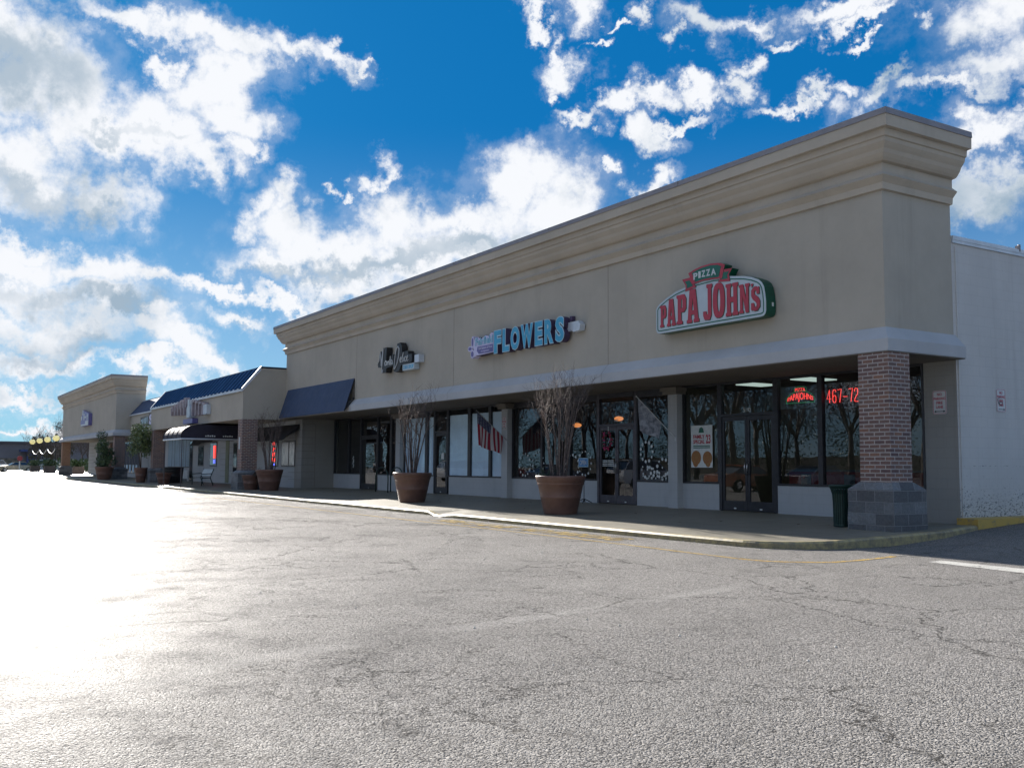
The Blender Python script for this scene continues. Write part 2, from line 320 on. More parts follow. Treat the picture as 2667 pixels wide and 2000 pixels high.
def asphalt(name, paint=None, wear=(0.45, 0.62), tone=1.12, pscale=5.0):
    m, t, b, out = newmat(name); p = pos(t)
    vo = nn(t, 'ShaderNodeTexVoronoi', {'Vector': p, 'Scale': 80.0, 'Randomness': 1.0}, feature='F1')
    vo2 = nn(t, 'ShaderNodeTexVoronoi', {'Vector': p, 'Scale': 150.0, 'Randomness': 1.0}, feature='F1')
    sepc = nn(t, 'ShaderNodeSeparateColor', {0: vo.outputs['Color']})
    sepc2 = nn(t, 'ShaderNodeSeparateColor', {0: vo2.outputs['Color']})
    big = tnoise(t, p, 0.22, 6, 0.6); mid = tnoise(t, p, 1.7, 6, 0.65)
    st = nn(t, 'ShaderNodeMapping', {'Vector': p, 'Rotation': (0, 0, R(-12)), 'Scale': (1.0, 0.12, 1.0)}).outputs[0]
    lane = tnoise(t, st, 0.55, 5, 0.55)
    base = mixc(t, sepc.outputs[0], tuple(c * tone for c in (0.05, 0.048, 0.047)), tuple(c * tone for c in (0.34, 0.325, 0.31)))
    base = mixc(t, mth(t, 'MULTIPLY', sstep(t, sepc2.outputs[1], 0.78, 0.95), 0.6), base, tuple(c * tone for c in (0.42, 0.40, 0.37)))
    base = mixc(t, mth(t, 'MULTIPLY', sstep(t, big, 0.35, 0.7), 0.28), base, tuple(c * tone for c in (0.12, 0.117, 0.113)))
    base = mixc(t, mth(t, 'MULTIPLY', sstep(t, lane, 0.5, 0.72), 0.3), base, tuple(c * tone for c in (0.25, 0.24, 0.225)))
    base = mixc(t, mth(t, 'MULTIPLY', sstep(t, mid, 0.55, 0.8), 0.3), base, tuple(c * tone for c in (0.075, 0.072, 0.07)))
    # cracks: warped cells, only where a broad mask lets them show
    wv = nn(t, 'ShaderNodeVectorMath', {0: tnoise(t, p, 2.0, 10, 0.72, 'Color'), 1: (0.9, 0.9, 0.0), 2: p}, operation='MULTIPLY_ADD').outputs[0]
    flat = nn(t, 'ShaderNodeVectorMath', {0: wv, 1: (1, 1, 0)}, operation='MULTIPLY').outputs[0]
    ck = nn(t, 'ShaderNodeTexVoronoi', {'Vector': flat, 'Scale': 0.42}, feature='DISTANCE_TO_EDGE').outputs['Distance']
    ck2 = nn(t, 'ShaderNodeTexVoronoi', {'Vector': flat, 'Scale': 1.9}, feature='DISTANCE_TO_EDGE').outputs['Distance']
    cm = sstep(t, tnoise(t, p, 0.33, 3, 0.5), 0.47, 0.56)
    cm2 = sstep(t, tnoise(t, p, 0.5, 3, 0.5), 0.56, 0.62)
    crack = mth(t, 'MAXIMUM', mth(t, 'MULTIPLY', sstep(t, ck, 0.0036, 0.0008), cm), mth(t, 'MULTIPLY', sstep(t, ck2, 0.010, 0.002), cm2))
    col = mixc(t, mth(t, 'MULTIPLY', crack, 0.72), base, (0.02, 0.02, 0.02))
    sx = nn(t, 'ShaderNodeSeparateXYZ', {0: p})
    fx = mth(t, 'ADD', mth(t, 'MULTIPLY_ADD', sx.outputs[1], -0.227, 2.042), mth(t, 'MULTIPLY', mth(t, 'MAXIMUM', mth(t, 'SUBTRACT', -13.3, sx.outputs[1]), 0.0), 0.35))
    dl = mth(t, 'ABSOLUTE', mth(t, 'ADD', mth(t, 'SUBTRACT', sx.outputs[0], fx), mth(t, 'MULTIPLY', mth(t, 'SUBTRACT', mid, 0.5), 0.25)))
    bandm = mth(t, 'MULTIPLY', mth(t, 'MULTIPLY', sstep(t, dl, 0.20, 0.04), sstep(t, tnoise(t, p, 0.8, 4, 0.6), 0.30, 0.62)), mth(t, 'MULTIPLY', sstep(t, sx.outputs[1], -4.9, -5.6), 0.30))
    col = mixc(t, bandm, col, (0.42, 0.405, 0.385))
    rough = 0.43
    if paint:
        pn = tnoise(t, p, pscale, 8, 0.75); cov = sstep(t, mth(t, 'ADD', mth(t, 'MULTIPLY', pn, 0.75), mth(t, 'MULTIPLY', sepc.outputs[1], 0.25)), wear[0], wear[1])
        col = mixc(t, cov, col, paint)
    setv(b, 'Base Color', col, t)
    b.inputs['Roughness'].default_value = rough; setv(b, 'Specular IOR Level', nn(t, 'ShaderNodeMapRange', {0: mth(t, 'ADD', mth(t, 'MULTIPLY', mid, 0.6), mth(t, 'MULTIPLY', big, 0.4)), 1: 0.38, 2: 0.60, 3: 0.019, 4: 0.003}).outputs[0], t)
    h = mth(t, 'ADD', mth(t, 'MULTIPLY', vo.outputs['Distance'], -1.2), mth(t, 'MULTIPLY', vo2.outputs['Distance'], -0.5))
    h = mth(t, 'ADD', h, mth(t, 'MULTIPLY', crack, -3.0)); h = mth(t, 'ADD', h, mth(t, 'MULTIPLY', mid, 1.5))
    h = mth(t, 'ADD', h, mth(t, 'MULTIPLY', tnoise(t, p, 28, 3, 0.6), 0.9))
    setv(b, 'Normal', bump(t, h, 1.0, 0.014), t)
    return m
def concrete(name, col, joints=None, spot=0.3, paint=None, wear=(0.42, 0.6)):
    m, t, b, out = newmat(name); p = pos(t)
    c = vary(t, p, col, 0.12, 0.7, 8)
    c = mixc(t, mth(t, 'MULTIPLY', sstep(t, tnoise(t, p, 3.4, 8, 0.7), 0.5, 0.75), spot), c, tuple(x * 0.5 for x in col))
    fine = tnoise(t, p, 85, 4, 0.7)
    c = mixc(t, mth(t, 'MULTIPLY', sstep(t, fine, 0.4, 0.7), 0.25), c, tuple(x * 0.6 for x in col))
    h = mth(t, 'MULTIPLY', fine, 0.6)
    if joints:
        bt = nn(t, 'ShaderNodeTexBrick', {'Vector': p, 'Scale': 1.0, 'Mortar Size': 0.012, 'Mortar Smooth': 0.2, 'Brick Width': joints[0], 'Row Height': joints[1]}, offset=0.0)
        c = mixc(t, mth(t, 'MULTIPLY', bt.outputs['Fac'], 0.75), c, tuple(x * 0.25 for x in col)); h = mth(t, 'SUBTRACT', h, mth(t, 'MULTIPLY', bt.outputs['Fac'], 2.0))
    if paint:
        cov = sstep(t, tnoise(t, p, 6.0, 9, 0.75), wear[0], wear[1]); c = mixc(t, cov, c, paint)
    setv(b, 'Base Color', c, t); b.inputs['Roughness'].default_value = 0.5; b.inputs['Specular IOR Level'].default_value = 0.35
    setv(b, 'Normal', bump(t, h, 0.5, 0.005), t)
    return m
def glass(name, tint=(0.55, 0.6, 0.6), refl=0.08, rough=0.0):
    m = bpy.data.materials.new(name); m.use_nodes = True; t = m.node_tree; t.nodes.clear()
    out = t.nodes.new('ShaderNodeOutputMaterial'); tr = nn(t, 'ShaderNodeBsdfTransparent', {0: tint + (1,)})
    gl = nn(t, 'ShaderNodeBsdfGlossy', {'Color': (0.95, 0.97, 1.0, 1), 'Roughness': rough})
    wav = tnoise(t, pos(t), 1.3, 2, 0.4); t.links.new(bump(t, wav, 0.05, 0.02), gl.inputs['Normal'])
    ge = nn(t, 'ShaderNodeNewGeometry'); cs = mth(t, 'ABSOLUTE', nn(t, 'ShaderNodeVectorMath', {0: ge.outputs['Normal'], 1: ge.outputs['Incoming']}, operation='DOT_PRODUCT').outputs['Value'])
    fr = mth(t, 'MULTIPLY_ADD', mth(t, 'POWER', mth(t, 'SUBTRACT', 1.0, cs), 4.0), 0.9, refl, )
    mx = nn(t, 'ShaderNodeMixShader', {0: fr, 1: tr.outputs[0], 2: gl.outputs[0]})
    t.links.new(mx.outputs[0], out.inputs[0]); return m
def painted_block(name, col, peel_z=1.35, peel=True):
    m, t, b, out = newmat(name); p = pos(t); sp = nn(t, 'ShaderNodeSeparateXYZ', {0: p})
    v = nn(t, 'ShaderNodeCombineXYZ', {0: mth(t, 'ADD', sp.outputs[0], sp.outputs[1]), 1: sp.outputs[2], 2: 0.0}).outputs[0]
    bt = nn(t, 'ShaderNodeTexBrick', {'Vector': v, 'Scale': 1.0, 'Mortar Size': 0.008, 'Mortar Smooth': 0.6, 'Brick Width': 0.41, 'Row Height': 0.203}, offset=0.5)
    c = vary(t, p, col, 0.05, 0.8, 8)
    st = nn(t, 'ShaderNodeMapping', {'Vector': p, 'Scale': (2.2, 2.2, 0.12)}).outputs[0]
    c = mixc(t, mth(t, 'MULTIPLY', sstep(t, tnoise(t, st, 1.3, 6, 0.7), 0.5, 0.8), 0.30), c, tuple(x * 0.55 for x in col))
    c = mixc(t, mth(t, 'MULTIPLY', bt.outputs['Fac'], 0.14), c, tuple(x * 0.4 for x in col))
    h = mth(t, 'MULTIPLY', bt.outputs['Fac'], -0.5)
    if peel:
        p = nn(t, 'ShaderNodeMapping', {'Vector': p, 'Scale': (1.0, 1.0, 1.9)}).outputs[0]
        zf = sstep(t, sp.outputs[2], peel_z, 0.35)
        bandz = sstep(t, mth(t, 'ABSOLUTE', mth(t, 'SUBTRACT', sp.outputs[2], 1.27)), 0.02, 0.004)
        pn = tnoise(t, p, 13, 10, 0.78); sq = nn(t, 'ShaderNodeMapping', {'Vector': p, 'Scale': (3, 3, 8)}).outputs[0]
        pm = sstep(t, mth(t, 'ADD', mth(t, 'MULTIPLY', pn, 1.0), mth(t, 'ADD', mth(t, 'MULTIPLY', zf, 0.13), mth(t, 'MULTIPLY', tnoise(t, sq, 1.0, 3), 0.18))), 0.735, 0.775)
        pm = mth(t, 'MULTIPLY', pm, sstep(t, sp.outputs[2], peel_z + 0.15, peel_z - 0.1))
        pm = mth(t, 'MAXIMUM', pm, mth(t, 'MULTIPLY', bandz, sstep(t, pn, 0.54, 0.57)))
        c = mixc(t, pm, c, (0.17, 0.175, 0.18)); h = mth(t, 'SUBTRACT', h, pm)
    setv(b, 'Base Color', c, t); b.inputs['Roughness'].default_value = 0.75; b.inputs['Specular IOR Level'].default_value = 0.35
    setv(b, 'Normal', bump(t, mth(t, 'ADD', h, mth(t, 'MULTIPLY', tnoise(t, p, 50, 4), 0.4)), 0.5, 0.004), t)
    return m
mt = {}
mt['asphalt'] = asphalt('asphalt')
mt['yellow_paint'] = asphalt('yellow_road_paint', (0.62, 0.40, 0.07), (0.40, 0.56))
mt['yellow_worn'] = asphalt('worn_yellow_road_paint', (0.52, 0.37, 0.12), (0.36, 0.54), pscale=7)
mt['white_paint'] = asphalt('white_road_paint', (0.58, 0.57, 0.54), (0.32, 0.48))
mt['yellow_shaded'] = asphalt('shaded_worn_yellow_paint', (0.26, 0.25, 0.235), (0.48, 0.72), pscale=3)  # worn yellow line where it runs into shade; the shade greys its colour
mt['white_paint2'] = asphalt('faded_white_road_paint', (0.42, 0.41, 0.39), (0.42, 0.62), pscale=4)
mt['walk'] = concrete('sidewalk_concrete', (0.205, 0.188, 0.150), joints=(1.52, 1.4))
mt['kerb'] = concrete('painted_kerb', (0.21, 0.18, 0.12), paint=(0.40, 0.325, 0.16), wear=(0.38, 0.62), spot=0.5)
mt['kerb_y'] = concrete('yellow_kerb', (0.22, 0.19, 0.13), paint=(0.52, 0.34, 0.08), wear=(0.33, 0.5), spot=0.6)
mt['stucco'] = stucco('tan_stucco', (0.430, 0.395, 0.340))
mt['cornice'] = stucco('cornice_stucco', (0.475, 0.425, 0.358), grime=0.45)
mt['ledge'] = stucco('pale_stucco_ledge', (0.45, 0.46, 0.48), grime=0.2)
mt['cap'] = M('metal_coping', (0.24, 0.225, 0.24), 0.5, 0.08, 2, metal=0.3)
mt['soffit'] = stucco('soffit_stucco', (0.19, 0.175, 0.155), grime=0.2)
mt['joint'] = M('joint_sealant', (0.20, 0.185, 0.165), 0.9, 0.1)
mt['brick'] = brick('column_brick', [(0.14, 0.095, 0.095), (0.20, 0.125, 0.11), (0.24, 0.14, 0.115), (0.175, 0.125, 0.115), (0.30, 0.16, 0.11), (0.16, 0.11, 0.11)], (0.42, 0.375, 0.355), 0.228, 0.0748, 0.012)
mt['brick_sunlit'] = brick('sunlit_brick', [(0.30, 0.15, 0.09), (0.36, 0.19, 0.11), (0.26, 0.13, 0.08)], (0.42, 0.36, 0.3), 0.228, 0.0748, 0.010)  # column brick at the sunny end, warm sunlight put into its colours
mt['stone'] = M('split_face_block', (0.150, 0.158, 0.165), 0.9, 0.30, 7, bs=0.9, bscale=28, bd=0.012)
mt['stone2'] = M('split_face_block_dark', (0.105, 0.100, 0.108), 0.9, 0.30, 7, bs=0.9, bscale=28, bd=0.012)
mt['stone3'] = M('split_face_block_pale', (0.215, 0.225, 0.235), 0.9, 0.35, 9, bs=0.9, bscale=28, bd=0.012)
def block_stone(name):
    m, t, b, out = newmat(name); p = pos(t); sp = nn(t, 'ShaderNodeSeparateXYZ', {0: p})
    v = nn(t, 'ShaderNodeCombineXYZ', {0: mth(t, 'ADD', sp.outputs[0], sp.outputs[1]), 1: mth(t, 'ADD', sp.outputs[2], 0.02), 2: 0.0}).outputs[0]
    bt = nn(t, 'ShaderNodeTexBrick', {'Vector': v, 'Color1': (0, 0, 0, 1), 'Color2': (1, 1, 1, 1), 'Scale': 1.0, 'Mortar Size': 0.007, 'Mortar Smooth': 0.3, 'Brick Width': 0.40, 'Row Height': 0.207}, offset=0.5)
    c = mixc(t, bt.outputs['Color'], (0.15, 0.155, 0.165), (0.31, 0.325, 0.34))
    n1 = tnoise(t, p, 22, 9, 0.75); c = mixc(t, mth(t, 'MULTIPLY', sstep(t, n1, 0.3, 0.7), 0.5), c, (0.05, 0.052, 0.06)); n2 = tnoise(t, p, 2.2, 4, 0.6); c = mixc(t, mth(t, 'MULTIPLY', sstep(t, n2, 0.4, 0.7), 0.3), c, (0.14, 0.12, 0.115))
    c = mixc(t, mth(t, 'MULTIPLY', bt.outputs['Fac'], 0.8), c, (0.36, 0.37, 0.38)); setv(b, 'Base Color', c, t); b.inputs['Roughness'].default_value = 0.92; b.inputs['Specular IOR Level'].default_value = 0.3
    h = mth(t, 'ADD', mth(t, 'MULTIPLY', bt.outputs['Fac'], -1.6), mth(t, 'MULTIPLY', tnoise(t, p, 16, 8, 0.7), 3.0)); setv(b, 'Normal', bump(t, h, 1.0, 0.02), t); return m
mt['foot'] = block_stone('split_face_blocks')
mt['white_wall'] = painted_block('white_painted_wall', (0.44, 0.46, 0.48), peel=False)
mt['block_wall'] = painted_block('white_painted_block', (0.55, 0.54, 0.53))
mt['tan_block'] = painted_block('tan_painted_block', (0.30, 0.295, 0.28), peel=False)
mt['frame'] = M('dark_bronze_frame', (0.032, 0.034, 0.042), 0.38, 0.2, 6, metal=0.2)
mt['frame_g'] = M('grey_aluminium_frame', (0.085, 0.08, 0.095), 0.4, 0.2, 6, metal=0.4)
mt['glass'] = glass('window_glass')
mt['glass_c'] = glass('clear_glass', (0.96, 0.98, 1.0), 0.05)
mt['metal'] = M('brushed_metal', (0.55, 0.55, 0.56), 0.3, 0.1, 20, metal=1.0)
mt['black'] = M('black_paint', (0.015, 0.016, 0.018), 0.45, 0.2, 6)
mt['awning_blue'] = M('blue_awning_canvas', (0.034, 0.058, 0.120), 0.75, 0.10, 1.3, bs=0.2, bscale=300, bd=0.001)
mt['awning_dark'] = M('dark_awning_canvas', (0.018, 0.017, 0.034), 0.7, 0.2, 2)
mt['awning_black'] = M('black_awning_canvas', (0.02, 0.018, 0.02), 0.8, 0.2, 2)
mt['blue_roof'] = M('blue_standing_seam_metal', (0.013, 0.038, 0.098), 0.9, 0.15, 1.0, spec=0.0)
mt['trim'] = M('pale_metal_trim', (0.55, 0.60, 0.66), 0.4, 0.1, 2, metal=0.2)
mt['white'] = M('white_gloss', (0.55, 0.58, 0.60), 0.45, 0.06, 3)
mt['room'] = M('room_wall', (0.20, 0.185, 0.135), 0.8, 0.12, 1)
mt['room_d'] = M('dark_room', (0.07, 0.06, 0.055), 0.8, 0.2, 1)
mt['ceil'] = M('ceiling_tile', (0.12, 0.115, 0.11), 0.8, 0.1, 1)
mt['floor_in'] = M('indoor_floor', (0.10, 0.08, 0.06), 0.4, 0.2, 1)
mt['red'] = M('red_laminate', (0.25, 0.018, 0.03), 0.4, 0.15, 3)
mt['greyp'] = M('grey_panel', (0.12, 0.15, 0.16), 0.5, 0.15, 3)
mt['blind'] = M('white_blind_cloth', (0.62, 0.80, 0.95), 0.8, 0.06, 2)
mt['terracotta'] = M('plastic_terracotta', (0.150, 0.080, 0.062), 0.48, 0.16, 3.0, bs=0.15, bscale=12, bd=0.01)
mt['soil'] = M('potting_soil', (0.05, 0.035, 0.025), 0.95, 0.4, 30, bs=0.8, bscale=60, bd=0.02)
mt['bark'] = M('pale_bark', (0.14, 0.115, 0.105), 0.8, 0.3, 14, second=(0.06, 0.042, 0.04))
mt['bark_d'] = M('tree_bark', (0.10, 0.08, 0.07), 0.85, 0.3, 8)
mt['leaf'] = M('evergreen_leaf', (0.045, 0.085, 0.025), 0.4, 0.5, 9, second=(0.02, 0.035, 0.02))
mt['leaf_y'] = M('sunlit_leaf', (0.11, 0.15, 0.05), 0.35, 0.5, 9, second=(0.05, 0.075, 0.035))
mt['conifer'] = M('juniper_sprig', (0.03, 0.06, 0.045), 0.6, 0.4, 20)
mt['green_metal'] = M('dark_green_metal', (0.010, 0.036, 0.030), 0.4, 0.2, 5, metal=0.2)
mt['neon'] = emis('red_neon', (1.0, 0.06, 0.05), 0.65)
mt['neon_g'] = emis('green_neon', (0.05, 0.5, 0.18), 0.12)
mt['neon_b'] = emis('blue_neon', (0.12, 0.16, 1.0), 0.55)
mt['tube'] = emis('fluorescent_panel', (0.85, 1.0, 0.92), 0.24)
mt['lampglow'] = emis('orange_lampshade', (1.0, 0.33, 0.10), 0.35)
mt['globe'] = emis('yellow_globe', (1.0, 0.85, 0.30), 0.12, (0.75, 0.7, 0.4))
mt['rubber'] = M('tyre_rubber', (0.02, 0.02, 0.02), 0.8, 0.2, 10)
mt['red_sign'] = M('sign_red', (0.40, 0.035, 0.06), 0.4, 0.08, 3)
mt['green_sign'] = M('sign_green', (0.005, 0.115, 0.075), 0.35, 0.15, 3)
mt['green_can'] = M('sign_can_green', (0.004, 0.075, 0.045), 0.35, 0.2, 2)
mt['white_sign'] = M('sign_face_white', (0.46, 0.53, 0.58), 0.4, 0.05, 3)
mt['cyan'] = M('letter_cyan', (0.045, 0.34, 0.56), 0.35, 0.1, 3)
mt['cyan_rim'] = M('letter_rim', (0.42, 0.60, 0.70), 0.4, 0.05, 3)
mt['purple'] = M('letter_return_purple', (0.055, 0.035, 0.085), 0.5, 0.2, 3)
mt['violet'] = M('sign_violet', (0.13, 0.12, 0.32), 0.4, 0.1, 3)
mt['lilac'] = M('sign_lilac', (0.55, 0.52, 0.72), 0.4, 0.1, 3)
mt['signred'] = M('parking_sign_red', (0.45, 0.03, 0.07), 0.5, 0.1, 10)
mt['paper'] = M('paper', (0.62, 0.66, 0.66), 0.7, 0.08, 10)

# ------------------------------------------------------------------ ground, sidewalk, kerb
def gh(x, y):
    f = min(1.0, max(0.0, (x - 0.0) / 0.45))
    return -0.10 + f * min(0.75, 0.058 * max(0.0, y + 1.08))
def grid_axis(marks, lo, hi):
    out = [lo] + [m for m in marks if lo < m < hi] + [hi]; return sorted(set(out))
bm = MB(); xs = grid_axis([-300, -150, -80, -40, -20, -8, 0, 0.1, 0.2, 0.3, 0.45, 0.9, 2, 5, 12, 25, 60, 150], -700, 500)
ys = grid_axis([-250, -120, -60, -30, -16, -9, -3.5, -2, -1.4, -1.08, 0, 1, 2, 4, 7, 10, 12, 14.5, 30, 80], -600, 500)
vv = [[bm.bm.verts.new((x, y, gh(x, y))) for x in xs] for y in ys]
for j in range(len(ys) - 1):
    for i in range(len(xs) - 1): bm.bm.faces.new((vv[j][i], vv[j][i + 1], vv[j + 1][i + 1], vv[j + 1][i]))
tag(bm.done('ground', mt['asphalt'], smooth=True), kind='structure', label='cracked grey asphalt of the parking lot')
def zs(y): return 0.15 - (2.107 - min(y, 2.107)) * 0.0268
# front edge runs along y=-3.5 then turns the corner
arc = [(-0.45 + 1.3 * math.sin(a), -2.2 - 1.3 * math.cos(a)) for a in [R(k) for k in range(0, 91, 10)]]
edge = [(-160, -3.42), (-60, -3.42), (-44.6, -3.42), (-43.8, -3.42), (-43.2, -3.42), (-42.5, -3.42), (-34, -3.41), (-26, -3.43), (-20, -3.40), (-15, -3.42), (-12.6, -3.40), (-11.9, -3.40), (-11.5, -3.42), (-11.0, -3.52), (-10.6, -3.60), (-10.0, -3.58), (-8, -3.57), (-6, -3.56), (-4, -3.54), (-2, -3.54)] + arc + [(0.86, -0.6), (0.84, 0.4), (0.66, 1.2), (0.5, 1.9)]
def kdrop(x):
    d = 0
    for c, w in ((-11.15, 0.75), (-43.5, 0.8)):
        d = max(d, max(0.0, 1 - abs(x - c) / w))
    return d
bm = MB(); KW = 0.16
rows = []
inner = []
for i, (x, y) in enumerate(edge):
    a = Vector(edge[max(i - 1, 0)]); b_ = Vector(edge[min(i + 1, len(edge) - 1)]); d = (b_ - a).normalized(); n = Vector((d.y, -d.x))
    zt = zs(y) + 0.006 - 0.085 * min(1, kdrop(x) * 1.6); jit = 0.012 * noise.noise(Vector((x * 1.7, y * 1.7, 0)))
    ix, iy = x - n.x * KW, y - n.y * KW; inner.append((ix, iy, zt))
    zb = gh(x, y) - 0.1
    rows.append([bm.bm.verts.new(p) for p in ((x + jit, y + jit, zb), (x + jit, y + jit, zt - 0.03), (x - n.x * 0.03, y - n.y * 0.03, zt), (ix, iy, zt), (ix, iy, zb))])
for i in range(len(rows) - 1):
    for k in range(4): bm.bm.faces.new((rows[i][k], rows[i + 1][k], rows[i + 1][k + 1], rows[i][k + 1]))
tag(bm.done('kerb', mt['kerb']), kind='structure', label='kerb with worn yellow paint along the sidewalk edge')
bm = MB(); bm.prism([(0.0, 1.98, -0.2), (0.52, 1.86, -0.2), (0.50, 2.2, -0.2), (0.46, 3.2, -0.2), (0.46, 20, -0.2), (0.0, 20, -0.2)], (0, 0, 0.465))
tag(bm.done('side_kerb', mt['kerb_y'], bevel=0.02), kind='structure', label='raised yellow kerb at the foot of the white side wall')
bm = MB()
# sidewalk: strips from the inner kerb edge back to the shops
prev = None
for (x, y, zk) in inner:
    yb = 2.6
    if x > -0.2: xb = min(x, 0.0)
    else: xb = x
    cur = [bm.bm.verts.new((x + (xb - x) * f, y + (yb - y) * f, zs(y + (yb - y) * f) if f > 0 else zk - 0.004)) for f in (0, 0.12, 0.35, 0.7, 1)]
    if prev:
        for k in range(4):
            try: bm.bm.faces.new((prev[k], cur[k], cur[k + 1], prev[k + 1]))
            except Exception: pass
    prev = cur
bmesh.ops.remove_doubles(bm.bm, verts=bm.bm.verts, dist=0.001)
for f in bm.bm.faces:
    if f.normal.z < 0: f.normal_flip()
sw = bm.done('sidewalk', mt['walk']); tag(sw, kind='structure', label='concrete sidewalk in front of the shops')
# road paint: thin sheets laid 4 mm above the asphalt
def strip(name, pts, w, mat, label, zoff=0.004):
    b = MB(); L = [];
    for i, p in enumerate(pts):
        a = Vector(pts[max(i - 1, 0)]); c = Vector(pts[min(i + 1, len(pts) - 1)]); d = (c - a).normalized(); n = Vector((-d.y, d.x)); ww = w[i] if isinstance(w, list) else w
        L.append([b.bm.verts.new((p[0] + n.x * s_ * ww / 2, p[1] + n.y * s_ * ww / 2, gh(p[0] + n.x * s_ * ww / 2, p[1] + n.y * s_ * ww / 2) + zoff)) for s_ in (-1, 1)])
    for i in range(len(L) - 1): b.bm.faces.new((L[i][0], L[i + 1][0], L[i + 1][1], L[i][1]))
    tag(b.done(name, mat), kind='structure', label=label)
def smooth_path(pts, n=6):
    out = []
    P = [Vector((p[0], p[1], 0)) for p in pts]
    for i in range(len(P) - 1):
        p0, p1, p2, p3 = P[max(i - 1, 0)], P[i], P[i + 1], P[min(i + 2, len(P) - 1)]
        for k in range(n):
            t = k / n; q = 0.5 * ((2 * p1) + (-p0 + p2) * t + (2 * p0 - 5 * p1 + 4 * p2 - p3) * t * t + (-p0 + 3 * p1 - 3 * p2 + p3) * t ** 3); out.append((q.x, q.y))
    out.append((P[-1].x, P[-1].y)); return out
strip('yellow_line', smooth_path([(1.304, -5.07), (1.771, -4.979), (2.093, -4.665), (2.305, -4.263), (2.267, -3.487), (2.13, -2.72)]), 0.10, mt['yellow_paint'], 'bright yellow line curving round the corner')
strip('yellow_line', [(-75, -5.02), (-40, -5.0), (-16, -4.99), (-10.8, -4.99), (-7.5, -4.94), (-5.67, -4.91), (-2.95, -4.92), (-1.24, -4.96), (0.26, -5.04), (1.25, -5.07)], 0.09, mt['yellow_worn'], 'worn yellow fire lane line along the kerb')
strip('shaded_yellow_line', smooth_path([(2.125, -2.66), (1.94, -1.809), (1.679, -0.444), (1.40, 1.0), (1.109, 2.344), (0.9, 4.0), (0.9, 9.0)]), 0.08, mt['yellow_shaded'], 'worn yellow line beside the building, grey shade put into its colour')
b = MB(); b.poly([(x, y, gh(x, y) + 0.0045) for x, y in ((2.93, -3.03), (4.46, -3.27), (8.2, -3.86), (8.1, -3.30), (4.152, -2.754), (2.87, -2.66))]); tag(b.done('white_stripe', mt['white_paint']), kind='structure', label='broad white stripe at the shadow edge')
tm = MB()
for body, x0 in (('FIRE LANE', -9.4), ('NO PARKING', -5.6)):
    me = text_mesh(body, 1.0, 0, 0.02); fit_box(me, x0, x0 + 3.3, -4.62, -4.02)
    tm.add_mesh(me, TR(0, 0, -0.0935))
tag(tm.done('road_lettering', mt['yellow_worn']), kind='structure', label='worn yellow fire lane lettering on the asphalt')
# ------------------------------------------------------------------ the long tan building
L, Wd, SY, HS = 33.54, 2.06, 2.107, 3.35
PROF = [(0.0, 6.402), (0.064, 6.413), (0.077, 6.534), (0.177, 6.644), (0.065, 6.744), (0.065, 6.905), (0.155, 6.92), (0.20, 6.965), (0.247, 7.03), (0.275, 7.10), (0.31, 7.14), (0.355, 7.20), (0.365, 7.27), (0.397, 7.283), (0.41, 7.405), (0.505, 7.415), (0.512, 7.632)]
def cornice(path, parent, mat=None):
    b = MB(); b.sweep([(-0.25, 6.402)] + PROF + [(-0.25, 7.632)], path); b.done('cornice', mt['cornice'], parent)
    b = MB(); b.sweep([(-0.25, 7.630), (0.530, 7.630), (0.522, 7.746), (-0.25, 7.765)], path); b.done('coping', mt['cap'], parent)
def ledge(path, parent, z0=3.35, z1=3.575, z2=3.824, o=0.2236):
    b = MB(); b.sweep([(-0.1, z0), (o, z0), (o, z1), (0.0, z2), (-0.1, z2)], path); b.done('ledge', mt['ledge'], parent)
B1 = thing('shop_building', 'long tan stucco shop building with a deep cornice and a brick corner column', 'shop building', (-L / 2, 1, 0))
path = [(-L, Wd), (-L, 0), (0, 0), (0, Wd)]
cornice(path, B1)
ledge([(-L, 0.0), (0, 0), (0, 2.107)], B1)
b = MB(); b.box(-L, 0, 0, Wd, HS, 6.42); b.box(-L, 0, 0.02, Wd, 6.42, 7.62)
b.done('front_wall', mt['stucco'], B1)
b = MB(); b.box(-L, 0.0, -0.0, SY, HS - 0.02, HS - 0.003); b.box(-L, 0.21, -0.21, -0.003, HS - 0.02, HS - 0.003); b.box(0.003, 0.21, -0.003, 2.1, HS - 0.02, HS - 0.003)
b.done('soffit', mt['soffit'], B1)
for x in (-8.418, -16.808, -25.005):
    b = MB()
    b.box(x - 0.006, x + 0.006, -0.0035, 0.001, 3.81, 6.41)
    pts = [(x - 0.006, -0.227, 3.352), (x + 0.006, -0.227, 3.352), (x + 0.006, -0.227, 3.577), (x - 0.006, -0.227, 3.577)]
    b.poly(pts); b.poly([(x - 0.006, -0.227, 3.577), (x + 0.006, -0.227, 3.577), (x + 0.006, -0.003, 3.829), (x - 0.006, -0.003, 3.829)])
    b.done('control_joint', mt['joint'], B1)
for x in (-5.1, -10.4, -15.9, -21.2, -26.6):
    b = MB(); b.box(x - 0.004, x + 0.004, -0.5345, -0.526, 7.632, 7.748); b.done('coping_seam', mt['joint'], B1)
